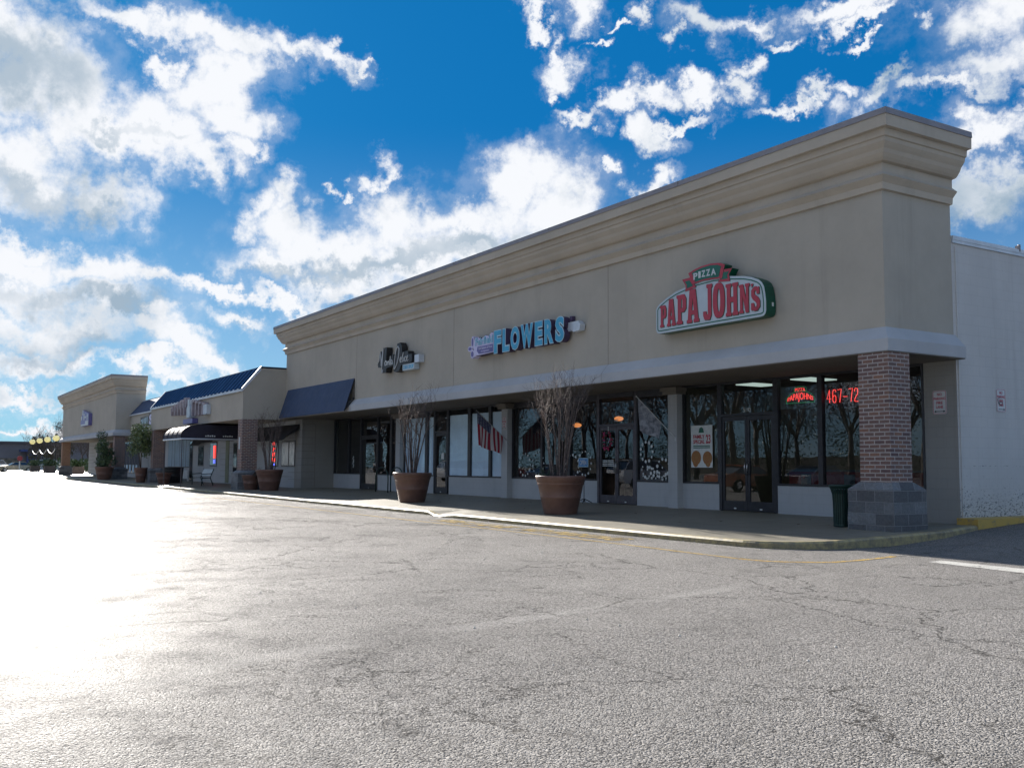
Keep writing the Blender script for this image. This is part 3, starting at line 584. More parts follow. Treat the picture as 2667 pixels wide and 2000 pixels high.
# body behind the parapet
b = MB(); b.box(-L, 0.002, 2.3, 22, 5.5, 5.6); b.box(-L, -0.2, 21.8, 22, 0, 5.5); b.box(-L, -L + 0.2, 2.3, 21.8, 0, 5.5); b.done('roof', mt['cap'], B1)
b = MB(); b.box(-0.22, 0.004, SY + 0.001, 22.1, 0.0, 5.72); b.box(-0.22, 0.0, 2.062, SY + 0.0005, 3.40, 5.72); b.done('side_wall', mt['block_wall'], B1)
b = MB(); b.box(-0.27, 0.045, 2.066, 22.15, 5.722, 5.80); b.box(0.004, 0.035, 2.066, 22.1, 5.66, 5.722); b.done('side_coping', mt['trim'], B1)
b = MB(); b.tube([(0.03, 4.35, 5.75), (0.03, 4.35, 5.90)], 0.03, 8); b.box(-0.02, 0.06, 4.28, 4.33, 5.80, 5.87); b.done('roof_vent', mt['cap'], B1)
b = MB(); b.box(-0.735, -0.001, SY, SY + 0.18, 0.0, HS - 0.02); b.done('corner_wall', mt['tan_block'], B1)
b = MB(); b.box(0.004, 0.03, 2.15, 2.21, 0.25, 5.6); b.done('downpipe', mt['block_wall'], B1)
# rooms behind the glass
def room(x0, x1, y1, mat, parent):
    b = MB(); b.box(x0, x1, y1, y1 + 0.1, 0.1, 3.4); b.box(x0, x0 + 0.08, SY + 0.2, y1, 0.1, 3.4); b.box(x1 - 0.08, x1, SY + 0.2, y1, 0.1, 3.4); b.done('room_walls', mat, parent)
    b = MB(); b.box(x0, x1, SY + 0.15, y1 + 0.1, 3.31, 3.41); b.done('room_ceiling', mt['ceil'], parent)
    b = MB(); b.box(x0, x1, SY + 0.06, y1 + 0.1, 0.05, 0.152); b.done('room_floor', mt['floor_in'], parent)
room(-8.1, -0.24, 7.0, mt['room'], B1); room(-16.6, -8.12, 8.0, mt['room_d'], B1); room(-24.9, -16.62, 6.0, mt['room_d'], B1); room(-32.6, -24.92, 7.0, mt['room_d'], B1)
for x0, y0 in ((-6.45, 2.55), (-4.6, 2.5), (-4.4, 4.4), (-6.4, 4.5)):
    b = MB(); b.box(x0, x0 + 0.62, y0, y0 + 0.9, 3.285, 3.309); b.done('ceiling_light', mt['tube'], B1)
b = MB(); b.box(-5.6, -0.9, 3.5, 3.9, 0.152, 1.12); c1 = b.done('counter', mt['red'], B1, bevel=0.01)
for x in (-5.2, -3.9, -2.4, -1.4):
    b = MB(); b.box(x, x + 0.3, 3.485, 3.5, 0.2, 1.06); b.done('grey_stripe', mt['greyp'], c1)
b = MB(); b.box(-5.65, -0.88, 3.45, 3.95, 1.122, 1.17); b.done('counter_top', mt['greyp'], c1)
for z in (1.75, 2.12, 2.50):
    b = MB(); b.box(-2.2, -1.9, 6.96, 6.99, z, z + 0.3); b.done('wall_picture', mt['black'], B1)
b = MB(); b.box(-6.8, -0.4, 4.0, 4.05, 2.72, 3.3); b.done('menu_board', mt['greyp'], B1)
r5 = random.Random(5)
for k in range(26):
    x = -15.8 + 7.2 * r5.random(); y = 3.0 + 2.8 * r5.random(); h = 0.7 + 0.5 * r5.random(); w = 0.2 + 0.3 * r5.random()
    b = MB(); b.box(x, x + w, y, y + 0.4, 0.152, 0.152 + h); b.done('shop_shelf', mt['floor_in'], B1)
for x, y, z in ((-9.35, 3.1, 2.78), (-14.55, 3.4, 2.55), (-12.6, 3.6, 2.7)):
    b = MB(); b.ball((x, y, z), 0.15, 2, (1, 1, 0.5)); b.done('pendant_lamp', mt['lampglow'], B1, smooth=True)
b = MB(); b.ball((-28.0, 3.5, 2.1), 0.09, 2); b.done('pendant_lamp', mt['lampglow'], B1, smooth=True)
b = MB(); b.box(-5.45, -5.42, 3.0, 3.04, 1.15, 1.75); b.done('wand', mt['leaf_y'], B1)
# storefront pieces ----------------------------------------------------------------
def sill(x0, x1, parent, y=SY, z0=0.05, z1=0.79, mat='white_wall', d=0.16):
    b = MB(); b.box(x0, x1, y, y + d, z0, z1); b.done('window_wall', mt[mat], parent)
def window(x0, x1, parent, y=SY, z0=0.79, z1=3.33, mulls=(), fw_=0.05, panel=None, frame='frame', header=0.0):
    b = MB(); ya, yb = y - 0.015, y + 0.09
    b.box(x0, x1, ya, yb, z0, z0 + fw_); b.box(x0, x1, ya, yb, z1 - fw_ - header, z1)
    edges_ = [x0] + [m[0] for m in mulls] + [x1]; e2 = [x0] + [m[1] for m in mulls] + [x1]
    b.box(x0, x0 + fw_, ya, yb, z0 + fw_, z1 - fw_ - header); b.box(x1 - fw_, x1, ya, yb, z0 + fw_, z1 - fw_ - header)
    for m0, m1 in mulls: b.box(m0, m1, ya - 0.01, yb, z0 + fw_, z1 - fw_ - header)
    w = b.done('window', mt[frame], parent)
    ls = [x0 + fw_] + [m[1] for m in mulls]; rs = [m[0] for m in mulls] + [x1 - fw_]
    for a, c in zip(ls, rs):
        g = MB(); g.poly([(a, y + 0.03, z0 + fw_), (c, y + 0.03, z0 + fw_), (c, y + 0.03, z1 - fw_ - header), (a, y + 0.03, z1 - fw_ - header)]); g.done('pane', mt['glass_c' if panel else 'glass'], w)
        if panel:
            g = MB(); g.box(a + 0.01, c - 0.01, y + 0.045, y + 0.06, z0 + 0.055, z1 - 0.25); g.done('blind', mt[panel], w)
    return w
def door(x0, x1, leaves, parent, y=SY, zt=2.465, ztop=3.33, frame='frame', jw=0.10, zb=0.15):
    b = MB(); ya, yb = y - 0.02, y + 0.09
    b.box(x0, x0 + jw, ya, yb, zb, ztop); b.box(x1 - jw, x1, ya, yb, zb, ztop); b.box(x0 + jw, x1 - jw, ya, yb, zt, zt + 0.065); b.box(x0 + jw, x1 - jw, ya, yb, ztop - 0.05, ztop)
    b.done('door_frame', mt[frame], parent)
    g = MB(); g.poly([(x0 + jw, y + 0.03, zt + 0.065), (x1 - jw, y + 0.03, zt + 0.065), (x1 - jw, y + 0.03, ztop - 0.05), (x0 + jw, y + 0.03, ztop - 0.05)]); g.done('transom_pane', mt['glass'], parent)
    w = (x1 - x0 - 2 * jw) / leaves
    for k in range(leaves):
        a = x0 + jw + k * w + 0.006; c = a + w - 0.012; s_ = 0.07
        b = MB(); b.box(a, a + s_, y, y + 0.045, zb + 0.01, zt - 0.01); b.box(c - s_, c, y, y + 0.045, zb + 0.01, zt - 0.01)
        b.box(a + s_, c - s_, y, y + 0.045, zb + 0.01, zb + 0.24); b.box(a + s_, c - s_, y, y + 0.045, zt - 0.11, zt - 0.01)
        d = b.done('door', mt[frame], parent)
        g = MB(); g.poly([(a + s_, y + 0.02, zb + 0.24), (c - s_, y + 0.02, zb + 0.24), (c - s_, y + 0.02, zt - 0.11), (a + s_, y + 0.02, zt - 0.11)]); g.done('pane', mt['glass'], d)
        hx = (c - s_ / 2) if (leaves == 2 and k == 0) or leaves == 1 else (a + s_ / 2)
        g = MB(); g.tube([(hx, y - 0.002, 1.05), (hx, y - 0.06, 1.05), (hx, y - 0.06, 1.33), (hx, y - 0.002, 1.33)], 0.012, 6); g.done('handle', mt['metal'], d, smooth=True)
        g = MB(); g.box((a + c) / 2 - 0.04, (a + c) / 2 + 0.04, y - 0.004, y - 0.001, zb + 0.045, zb + 0.075); g.done('sticker', mt['paper'], d)
def pillar(x0, x1, parent, y0=1.907, cap=True, mat='white_wall'):
    b = MB(); b.box(x0, x1, y0, SY + 0.05, 0.0, 3.30); p = b.done('pillar', mt[mat], parent)
    if cap:
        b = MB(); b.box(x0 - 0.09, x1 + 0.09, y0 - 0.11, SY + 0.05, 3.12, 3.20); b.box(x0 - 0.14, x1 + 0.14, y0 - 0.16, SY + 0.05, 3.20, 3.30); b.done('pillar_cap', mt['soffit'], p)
# corner shop
sill(-4.68, -0.735, B1); window(-4.68, -0.735, B1, mulls=((-3.444, -3.31),))
door(-6.60, -4.68, 2, B1)
sill(-7.96, -6.60, B1); window(-7.96, -6.60, B1)
pillar(-8.32, -7.96, B1)
# shop with the flower letters
sill(-9.88, -8.32, B1); window(-9.88, -8.32, B1, header=0.14)
door(-11.70, -9.88, 2, B1, zt=2.37, ztop=3.33, frame='frame_g')
sill(-16.5, -11.70, B1); window(-16.5, -11.70, B1, mulls=((-14.73, -14.63), (-13.23, -13.09)), header=0.14)
b = MB(); b.box(-11.60, -9.98, SY - 0.03, SY - 0.02, 3.19, 3.33); b.done('header_band', mt['frame'], B1)
pillar(-16.87, -16.50, B1)
# shop with white blinds
sill(-21.0, -16.87, B1); window(-21.09, -16.87, B1, mulls=((-19.54, -19.34), (-18.04, -17.88)), panel='blind')
door(-22.22, -21.09, 1, B1, zt=2.45)
sill(-24.9, -22.22, B1); window(-24.9, -22.22, B1, mulls=((-22.97, -22.75),), panel='blind')
pillar(-25.3, -24.9, B1)
# left shop
sill(-27.5, -25.3, B1); window(-27.5, -25.3, B1, mulls=((-26.25, -26.06),))
door(-29.4, -27.5, 1, B1, zt=2.45)
sill(-32.58, -29.4, B1); window(-32.58, -29.4, B1, mulls=((-30.87, -30.70),))
# forward wall and its side
b = MB(); b.box(-33.54, -32.584, 0.509, 2.30, 0.0, 3.33); b.done('return_wall', mt['tan_block'], B1)
b = MB()
for k in range(9):
    z = 0.55 + 0.32 * k; b.box(-32.583, -32.581, 0.52, 1.15, z, z + 0.015)
b.box(-32.583, -32.581, 1.15, 1.17, 0.15, 3.1); b.done('wall_grooves', mt['joint'], B1)
# brick corner column with a stone foot
b = MB(); cx0, cx1, cy0, cy1 = -0.47, 0.20, -0.20, 0.40
b.box(cx0, cx1, cy0, cy1, 0.9, HS - 0.021); colu = b.done('brick_column', mt['brick'], B1)
def stone_foot(parent, x0, x1, y0, y1, g, zb, ztop):
    c = MB(); z = ztop - 0.13; rings = []
    for k, (gg, zz) in enumerate(((g, zb), (g + 0.006, zb + (z - zb) * 0.33), (g - 0.004, zb + (z - zb) * 0.66), (g, z), (0.012, ztop))):
        rings.append([c.bm.verts.new(p) for p in ((x0 - gg, y0 - gg, zz), (x1 + gg, y0 - gg, zz), (x1 + gg, y1 + gg, zz), (x0 - gg, y1 + gg, zz))])
    for a, d in zip(rings[:-1], rings[1:]):
        for i in range(4): c.bm.faces.new((a[i], a[(i + 1) % 4], d[(i + 1) % 4], d[i]))
    c.bm.faces.new(rings[-1]); c.bm.faces.new(rings[0][::-1])
    c.done('stone_foot', mt['foot'], parent, bevel=0.012)
stone_foot(colu, cx0, cx1, cy0, cy1, 0.165, -0.02, 0.955)
# big blue awning on the left end of the facade
b = MB(); P = [(-33.14, -0.015, 4.69), (-25.16, -0.015, 4.68), (-25.16, -0.43, 3.36), (-33.14, -0.43, 3.36)]
b.prism(P, (0, -0.02, -0.006)); aw = b.done('awning', mt['awning_blue'], B1)
b = MB()
for x in (-33.13, -25.17): b.tube([(x, -0.01, 4.66), (x, -0.42, 3.37), (x, -0.01, 3.86), (x, -0.01, 4.66)], 0.018, 6)
b.tube([(-33.13, -0.415, 3.365), (-25.17, -0.415, 3.365)], 0.018, 6); b.box(-25.20, -25.14, -0.10, -0.0, 3.84, 3.9)
b.done('awning_frame', mt['black'], aw)
# window graphics of the flower shop
def decal(dots, name='window_decal', mat='paper'):
    g = MB()
    for x, z, r_ in dots: g.disc((x, SY - 0.003, z), r_, 8)
    return g.done(name, mt[mat], B1)
rr = random.Random(11); dots = []
for cx_, cz_ in ((-9.45, 1.62), (-8.75, 1.15)):
    for k in range(11):
        a = 2 * math.pi * k / 11; dots.append((cx_ + 0.26 * math.cos(a), cz_ + 0.27 * math.sin(a), 0.033 + 0.02 * rr.random()))
for k in range(34): dots.append((-9.75 + 1.3 * rr.random(), 0.88 + 0.33 * rr.random(), 0.02 + 0.03 * rr.random()))
for cx_, cz_ in ((-15.7, 1.25), (-14.9, 1.3), (-12.35, 1.3), (-13.0, 1.2)):
    for k in range(13):
        a = 2 * math.pi * k / 13; dots.append((min(-11.85, max(-16.4, cx_ + 0.33 * math.cos(a))), cz_ + 0.36 * math.sin(a), 0.025 + 0.022 * rr.random()))
decal(dots)
decal([(-30.2 + 0.05 * math.sin(k * 2.1), 1.12 + 0.075 * k, 0.05 - 0.004 * abs(k - 3)) for k in range(7)] + [(-26.75 + 0.05 * math.sin(k * 2.1), 1.12 + 0.075 * k, 0.05 - 0.004 * abs(k - 3)) for k in range(7)])
g = MB()
for (x0, x1, z0, z1) in ((-21.62, -21.38, 1.45, 1.68),): g.box(x0, x1, SY - 0.006, SY - 0.001, z0, z1)
for k in range(8): g.box(-21.7 + 0.02 * (k % 3), -21.32 - 0.05 * ((k * 7) % 3), SY - 0.006, SY - 0.001, 1.02 + 0.045 * k, 1.035 + 0.045 * k)
for k in range(4):
    g.box(-11.45, -11.22, SY - 0.006, SY - 0.002, 1.22 + 0.05 * k, 1.245 + 0.05 * k); g.box(-11.19, -10.93, SY - 0.006, SY - 0.002, 1.22 + 0.05 * k, 1.245 + 0.05 * k)
g.done('door_notice', mt['paper'], B1)
g = MB(); g.add_mesh(text_mesh('5192', 0.13, 0.002, 0.002), TR(-5.62, SY - 0.01, 2.56) @ FRONT); g.done('house_number', mt['paper'], B1)
g = MB(); g.add_mesh(text_mesh('5182', 0.10, 0.002, 0.001), TR(-10.8, SY - 0.01, 2.5) @ FRONT); g.done('house_number', mt['paper'], B1)
# poster with pizzas in the window left of the corner shop door
PO = thing('window_poster', 'pale poster reading family special 23 above four pizzas in the shop window', 'poster', (-7.25, SY - 0.01, 1.22))
b = MB(); b.box(-7.63, -6.84, SY - 0.012, SY - 0.004, 1.20, 2.28); b.done('sheet', mt['paper'], PO)
def face_text(body, x0, x1, z0, z1, y, mat, parent, name='lettering', bold=0.01, ex=0.002, shear=0.0):
    g = MB(); me = fit_box(text_mesh(body, 1, ex, bold, shear), x0, x1, z0, z1); g.add_mesh(me, TR(0, y, 0) @ FRONT); return g.done(name, mat, parent)
face_text('FAMILY', -7.54, -7.12, 1.94, 2.04, SY - 0.016, mt['red_sign'], PO, bold=0.03)
face_text('SPECIAL', -7.54, -7.12, 1.81, 1.91, SY - 0.016, mt['red_sign'], PO, bold=0.03)
face_text('23', -7.07, -6.90, 1.81, 2.04, SY - 0.016, mt['red_sign'], PO, bold=0.03)
b = MB()
for z in (1.74, 1.695): b.box(-7.54, -6.92, SY - 0.017, SY - 0.013, z, z + 0.025)
b.prism([(-7.34, SY - 0.013, 2.09), (-7.14, SY - 0.013, 2.09), (-7.17, SY - 0.013, 2.20), (-7.24, SY - 0.013, 2.24), (-7.31, SY - 0.013, 2.20)], (0, -0.003, 0))
b.done('green_print', mt['green_sign'], PO)
pz = M('pizza_print', (0.20, 0.06, 0.02), 0.6, 0.6, 30, second=(0.32, 0.19, 0.06))
b = MB()
for x, z, r_ in ((-7.44, 1.45, 0.185), (-7.02, 1.44, 0.175)): b.disc((x, SY - 0.0135, z), r_, 20)
for x, z, r_ in ((-7.46, 1.31, 0.10), (-7.0, 1.30, 0.09)): b.disc((x, SY - 0.015, z), r_, 16)
b.done('pizza_print', pz, PO)
# neon sign and phone number
def zneon(parent, pts, r_=0.009, mat='neon'):
    g = MB(); g.tube(pts, r_, 5); return g
NE = thing('neon_sign', 'dome shaped red neon pizza sign with a green outline inside the window', 'neon sign', (-4.05, SY + 0.12, 2.8))
def arcz(x): return 2.725 + 0.235 * math.sqrt(max(0, 1 - ((x + 4.04) / 0.43) ** 2))
out_ = [(-4.46, SY + 0.1, 2.705)] + [(-4.46 + 0.84 * k / 16, SY + 0.1, arcz(-4.46 + 0.84 * k / 16) + 0.015) for k in range(17)] + [(-3.62, SY + 0.1, 2.705), (-4.46, SY + 0.1, 2.705)]
b = MB(); b.tube(out_, 0.007, 5); b.tube([(-4.22, SY + 0.1, 2.95), (-4.22, SY + 0.1, 3.05), (-4.04, SY + 0.1, 3.08), (-3.86, SY + 0.1, 3.05), (-3.86, SY + 0.1, 2.95)], 0.006, 5); b.done('outline_tube', mt['neon_g'], NE)
me = fit_box(text_mesh('PAPAJOHNS', 1, 0.004, 0.0), -4.42, -3.66, 0, 1)
for v in me.vertices: v.co.y = 2.725 + v.co.y * (arcz(v.co.x) - 2.745)
g = MB(); g.add_mesh(me, TR(0, SY + 0.1, 0) @ FRONT); g.done('lettering', mt['neon'], NE)
face_text('PIZZA', -4.19, -3.89, 2.965, 3.045, SY + 0.1, mt['neon'], NE, bold=0.0)
b = MB(); b.box(-4.5, -4.3, SY + 0.12, SY + 0.16, 2.65, 2.69); b.box(-4.2, -3.8, SY + 0.12, SY + 0.16, 2.66, 2.69); b.done('transformer', mt['black'], NE)
NP = thing('neon_number', 'red neon phone number beginning 467-7 in the window beside the brick column', 'neon sign', (-2.9, SY + 0.12, 2.8))
DIG = {'4': [[(0.62, 0), (0.62, 1), (0.0, 0.3), (0.95, 0.3)]], '6': [[(0.85, 0.82), (0.75, 0.97), (0.5, 1), (0.25, 0.97), (0.12, 0.8), (0.1, 0.2), (0.25, 0.03), (0.5, 0), (0.75, 0.03), (0.88, 0.2), (0.86, 0.42), (0.7, 0.55), (0.45, 0.56), (0.2, 0.45)]],
       '7': [[(0.05, 0.97), (0.9, 1.0), (0.72, 0.6), (0.5, 0.0)]], '2': [[(0.1, 0.75), (0.15, 0.93), (0.4, 1), (0.7, 0.97), (0.85, 0.78), (0.75, 0.55), (0.2, 0.25), (0.08, 0.05), (0.2, 0), (0.9, 0.0)]], '-': [[(0.05, 0.42), (0.95, 0.42)]]}
x = -3.27
b = MB()
for ch, w in zip('467-72', (0.145, 0.135, 0.14, 0.145, 0.14, 0.135)):
    for st_ in DIG[ch]: b.tube([(x + w * 0.85 * px_, SY + 0.1, 2.655 + 0.29 * pz_) for px_, pz_ in st_], 0.0085, 6)
    x += w * 1.06
b.done('number_tubes', mt['neon'], NP)
b = MB(); b.box(-3.28, -1.6, SY + 0.13, SY + 0.15, 2.52, 3.05); b.done('backing_panel', mt['black'], NP)

# ------------------------------------------------------------------ wall signs
SG = thing('shop_sign', 'green edged white arched sign with red PAPA JOHN\'S lettering and a PIZZA ribbon', 'wall sign', (-4.4, -0.15, 4.3))
SG['label'] = 'arched white pizza shop sign with tall red letters and a green PIZZA ribbon on top'
panel = [(-6.15, 4.92), (-6.15, 4.43), (-6.13, 4.38), (-6.08, 4.345), (-6.02, 4.33), (-2.80, 4.33), (-2.72, 4.345), (-2.67, 4.385), (-2.65, 4.45), (-2.65, 4.65), (-2.67, 4.82), (-2.70, 4.96), (-2.76, 5.06), (-2.85, 5.13), (-3.04, 5.21), (-3.26, 5.27), (-3.71, 5.34), (-4.19, 5.375), (-4.70, 5.36), (-5.10, 5.31), (-5.45, 5.25), (-5.77, 5.15), (-6.0, 5.05), (-6.10, 4.99)]
def inset(pts, d):
    n = len(pts); out = []
    for i in range(n):
        p0, p1, p2 = (Vector(pts[i - 1]), Vector(pts[i]), Vector(pts[(i + 1) % n]))
        d0 = (p1 - p0).normalized(); d1 = (p2 - p1).normalized(); n0 = Vector((-d0.y, d0.x)); n1 = Vector((-d1.y, d1.x)); m = (n0 + n1); m = m / max(m.dot(n0), 0.3)
        out.append((p1.x + m.x * d, p1.y + m.y * d))
    return out
def plate(pts, y0, y1, name, mat, parent):
    b = MB(); b.prism([(p[0], y0, p[1]) for p in pts], (0, y1 - y0, 0)); return b.done(name, mat, parent)
plate(panel, -0.03, -0.30, 'sign_can', mt['green_can'], SG)
plate(inset(panel, 0.005), -0.30, -0.31, 'face', mt['white_sign'], SG)
def ring(outer, d, y, name, mat, parent, th=0.004):
    b = MB(); me = outline_mesh([outer, inset(outer, d)], th / 2); b.add_mesh(me, TR(0, y, 0) @ FRONT); return b.done(name, mat, parent)
ring(inset(panel, 0.055), 0.024, -0.313, 'pinstripe', mt['green_sign'], SG)
rc = [(-4.978, 5.60), (-4.773, 5.655), (-4.548, 5.69), (-4.229, 5.70), (-3.943, 5.665), (-3.80, 5.60), (-3.84, 5.52), (-3.90, 5.32), (-4.234, 5.345), (-4.50, 5.355), (-4.853, 5.325), (-4.90, 5.45)]
rl = [(-5.20, 5.49), (-4.93, 5.50), (-4.80, 5.34), (-4.74, 5.25), (-5.10, 5.20), (-5.08, 5.33)]
rr_ = [(-3.93, 5.51), (-3.60, 5.49), (-3.70, 5.37), (-3.67, 5.22), (-4.04, 5.255), (-3.95, 5.33)]
for nm, pts in (('ribbon_tail', rl), ('ribbon_tail', rr_), ('ribbon', rc)):
    yy = -0.335 if nm == 'ribbon' else -0.325
    o_ = plate(pts, -0.12, yy, nm, mt['green_can'], SG)
    cc = Vector((sum(p[0] for p in pts) / len(pts), sum(p[1] for p in pts) / len(pts)))
    b = MB(); b.prism([(p[0], yy, p[1]) for p in pts], (0, -0.004, 0)); b.done('ribbon_edge', mt['red_sign'], o_)
    small = [tuple(cc + (Vector(p) - cc) * (0.80 if nm == 'ribbon' else 0.58)) for p in pts]
    b = MB(); b.prism([(p[0], yy - 0.004, p[1]) for p in small], (0, -0.004, 0)); b.done('ribbon_face', mt['green_sign'], o_)
# slab letters drawn as outlines, then raised to the arch
GL = {'P': [[(0, 0), (0.62, 0), (0.62, 0.1), (0.48, 0.13), (0.48, 0.40), (0.8, 0.40), (1.0, 0.52), (1.0, 0.86), (0.82, 1.0), (0, 1.0), (0, 0.9), (0.12, 0.87), (0.12, 0.13), (0, 0.1)], [(0.48, 0.53), (0.62, 0.56), (0.62, 0.83), (0.48, 0.86)]],
      'A': [[(0, 0), (0.42, 0), (0.42, 0.09), (0.35, 0.11), (0.37, 0.24), (0.60, 0.24), (0.62, 0.11), (0.55, 0.09), (0.55, 0), (1.0, 0), (1.0, 0.09), (0.93, 0.11), (0.72, 1.0), (0.24, 1.0), (0.08, 0.11), (0, 0.09)], [(0.40, 0.37), (0.57, 0.37), (0.485, 0.74)]],
      'J': [[(0, 0.12), (0.14, 0.0), (0.72, -0.02), (0.90, 0.12), (0.90, 0.88), (1.0, 0.91), (1.0, 1.0), (0.38, 1.0), (0.38, 0.91), (0.52, 0.88), (0.52, 0.15), (0.36, 0.15), (0.36, 0.24), (0, 0.24)]],
      'O': [[(0.5 + 0.5 * math.copysign(abs(math.cos(a)) ** 0.7, math.cos(a)), 0.5 + 0.5 * math.copysign(abs(math.sin(a)) ** 0.8, math.sin(a))) for a in [2 * math.pi * k / 20 for k in range(20)]], [(0.5 + 0.13 * math.cos(a), 0.5 + 0.34 * math.sin(a)) for a in [2 * math.pi * k / 14 for k in range(14)]]],
      'H': [[(0, 0), (0.46, 0), (0.46, 0.09), (0.38, 0.12), (0.38, 0.42), (0.62, 0.42), (0.62, 0.12), (0.54, 0.09), (0.54, 0), (1, 0), (1, 0.09), (0.91, 0.12), (0.91, 0.88), (1, 0.91), (1, 1), (0.54, 1), (0.54, 0.91), (0.62, 0.88), (0.62, 0.58), (0.38, 0.58), (0.38, 0.88), (0.46, 0.91), (0.46, 1), (0, 1), (0, 0.91), (0.09, 0.88), (0.09, 0.12), (0, 0.09)]],
      'N': [[(0, 0), (0.42, 0), (0.42, 0.09), (0.33, 0.12), (0.33, 0.62), (0.62, 0.0), (0.90, 0.0), (0.90, 0.88), (1, 0.91), (1, 1), (0.58, 1), (0.58, 0.91), (0.66, 0.88), (0.66, 0.46), (0.40, 1), (0, 1), (0, 0.91), (0.09, 0.88), (0.09, 0.12), (0, 0.09)]],
      'S': [[(0, 0.06), (0.12, 0.03), (0.2, 0.06), (0.34, 0), (0.7, 0), (1, 0.16), (1, 0.40), (0.82, 0.55), (0.42, 0.68), (0.38, 0.76), (0.46, 0.85), (0.58, 0.84), (0.66, 0.68), (0.95, 0.68), (0.95, 0.97), (0.84, 0.98), (0.76, 0.95), (0.62, 1), (0.32, 1), (0.03, 0.86), (0.03, 0.62), (0.2, 0.48), (0.58, 0.34), (0.64, 0.25), (0.56, 0.16), (0.42, 0.16), (0.30, 0.34), (0, 0.34)]],
      "'": [[(0.2, 0), (0.7, 0.4), (0.9, 1), (0.1, 1), (0.1, 0.5), (0.4, 0.5)]]}
LET = [('P', -5.99, -5.77, 4.475, 4.985), ('A', -5.745, -5.44, 4.47, 5.10), ('P', -5.405, -5.08, 4.47, 5.15), ('A', -5.06, -4.65, 4.46, 5.22), ('J', -4.52, -4.23, 4.47, 5.255), ('O', -4.21, -3.84, 4.46, 5.24), ('H', -3.81, -3.435, 4.46, 5.165), ('N', -3.41, -3.10, 4.47, 5.09), ('S', -3.06, -2.81, 4.475, 4.99), ("'", -3.07, -2.985, 4.985, 5.06)]
def place_glyph(loops, x0, x1, z0, z1): return [[(x0 + p[0] * (x1 - x0), z0 + p[1] * (z1 - z0)) for p in lp] for lp in loops]
for ch, x0, x1, z0, z1 in LET:
    b = MB(); b.add_mesh(outline_mesh(place_glyph(GL[ch], x0 + 0.014, x1 + 0.014, z0 - 0.014, z1 - 0.014), 0.002), TR(0, -0.3125, 0) @ FRONT); o_ = b.done('letter_shadow', mt['green_sign'], SG)
    b = MB(); b.add_mesh(outline_mesh(place_glyph(GL[ch], x0, x1, z0, z1), 0.004), TR(0, -0.320, 0) @ FRONT); b.done('letter', mt['red_sign'], SG)
for k, ch in enumerate('PIZZA'):
    w = (0.15, 0.09, 0.14, 0.14, 0.17)[k]; x0 = -4.80 + sum((0.15, 0.09, 0.14, 0.14, 0.17)[:k]) + 0.012 * k; zc = 5.51 + 0.03 * (1 - ((x0 + 0.07 + 4.42) / 0.4) ** 2) - 0.028
    b = MB(); b.add_mesh(fit_box(text_mesh(ch, 1, 0.002, 0.03), x0, x0 + w - 0.015, zc - 0.075, zc + 0.075), TR(0, -0.346, 0) @ FRONT); b.done('small_letter', mt['white'], SG)
b = MB(); b.box(-2.648, -2.645, -0.14, -0.09, 4.55, 4.63); b.done('maker_plate', mt['paper'], SG)

FS = thing('letter_sign', 'blue channel letters spelling FLOWERS with a purple return on the tan wall', 'wall sign', (-11.9, -0.15, 4.6))
for ch, x0, x1 in (('F', -13.73, -13.33), ('L', -13.23, -12.87), ('O', -12.77, -12.31), ('W', -12.21, -11.59), ('E', -11.46, -11.10), ('R', -10.97, -10.55), ('S', -10.43, -10.04)):
    z0, z1 = 4.60, 5.265
    def tw(bold, ex, y, nm, m_, a=0.0, par=None):
        me = text_mesh(ch, 1, ex, bold); fit_box(me, x0 - a, x1 + a, z0 - a, z1 + a); g = MB(); g.add_mesh(me, TR(0, y, 0) @ FRONT); return g.done(nm, mt[m_], par)
    can = tw(0.085, 0.10, -0.165, 'letter_can', 'purple', 0.02, FS)
    tw(0.075, 0.004, -0.270, 'letter_rim', 'cyan_rim', 0.024, can)
    tw(0.035, 0.004, -0.277, 'letter_face', 'cyan', 0.0, can)
b = MB(); b.box(-10.05, -9.55, -0.12, -0.02, 4.86, 5.10); b.box(-10.35, -9.75, -0.13, -0.015, 4.90, 5.02); b.prism([(-9.72, -0.2, 4.80), (-9.42, -0.2, 4.82), (-9.38, -0.2, 4.98), (-9.50, -0.2, 5.08), (-9.72, -0.2, 5.08)], (0, 0.17, 0)); b.done('transformer_box', mt['trim'], FS)
b = MB(); b.box(-9.98, -9.86, -0.12, -0.02, 5.13, 5.26); b.done('junction_box', mt['purple'], FS)
FB = thing('name_sign', 'pale blue Fairfield name sign with a violet panel left of the big blue letters', 'wall sign', (-14.6, -0.15, 4.7))
pts = [(-15.15, 4.95), (-15.05, 5.05), (-14.95, 5.22), (-14.75, 5.20), (-14.55, 5.14), (-14.30, 5.22), (-14.1, 5.18), (-13.95, 5.27), (-13.80, 5.25), (-13.80, 4.64), (-14.85, 4.62), (-14.98, 4.80)]
plate(pts, -0.03, -0.24, 'sign_can', mt['purple'], FB); plate(inset(pts, -0.01), -0.24, -0.25, 'face', mt['lilac'], FB)
plate([(-14.78, 4.90), (-13.83, 4.90), (-13.83, 4.67), (-14.70, 4.67), (-14.82, 4.78)], -0.25, -0.256, 'violet_panel', mt['violet'], FB)
face_text('Fairfield', -14.93, -13.84, 4.94, 5.19, -0.256, mt['cyan'], FB, bold=0.045)
face_text('Fairfield', -14.91, -13.86, 4.95, 5.18, -0.262, mt['cyan_rim'], FB, bold=0.0)
face_text('Gift Baskets & Floral', -14.70, -13.87, 4.80, 4.87, -0.262, mt['lilac'], FB, bold=0.015)
face_text('Arrangements', -14.56, -14.05, 4.70, 4.765, -0.262, mt['lilac'], FB, bold=0.015)
b = MB()
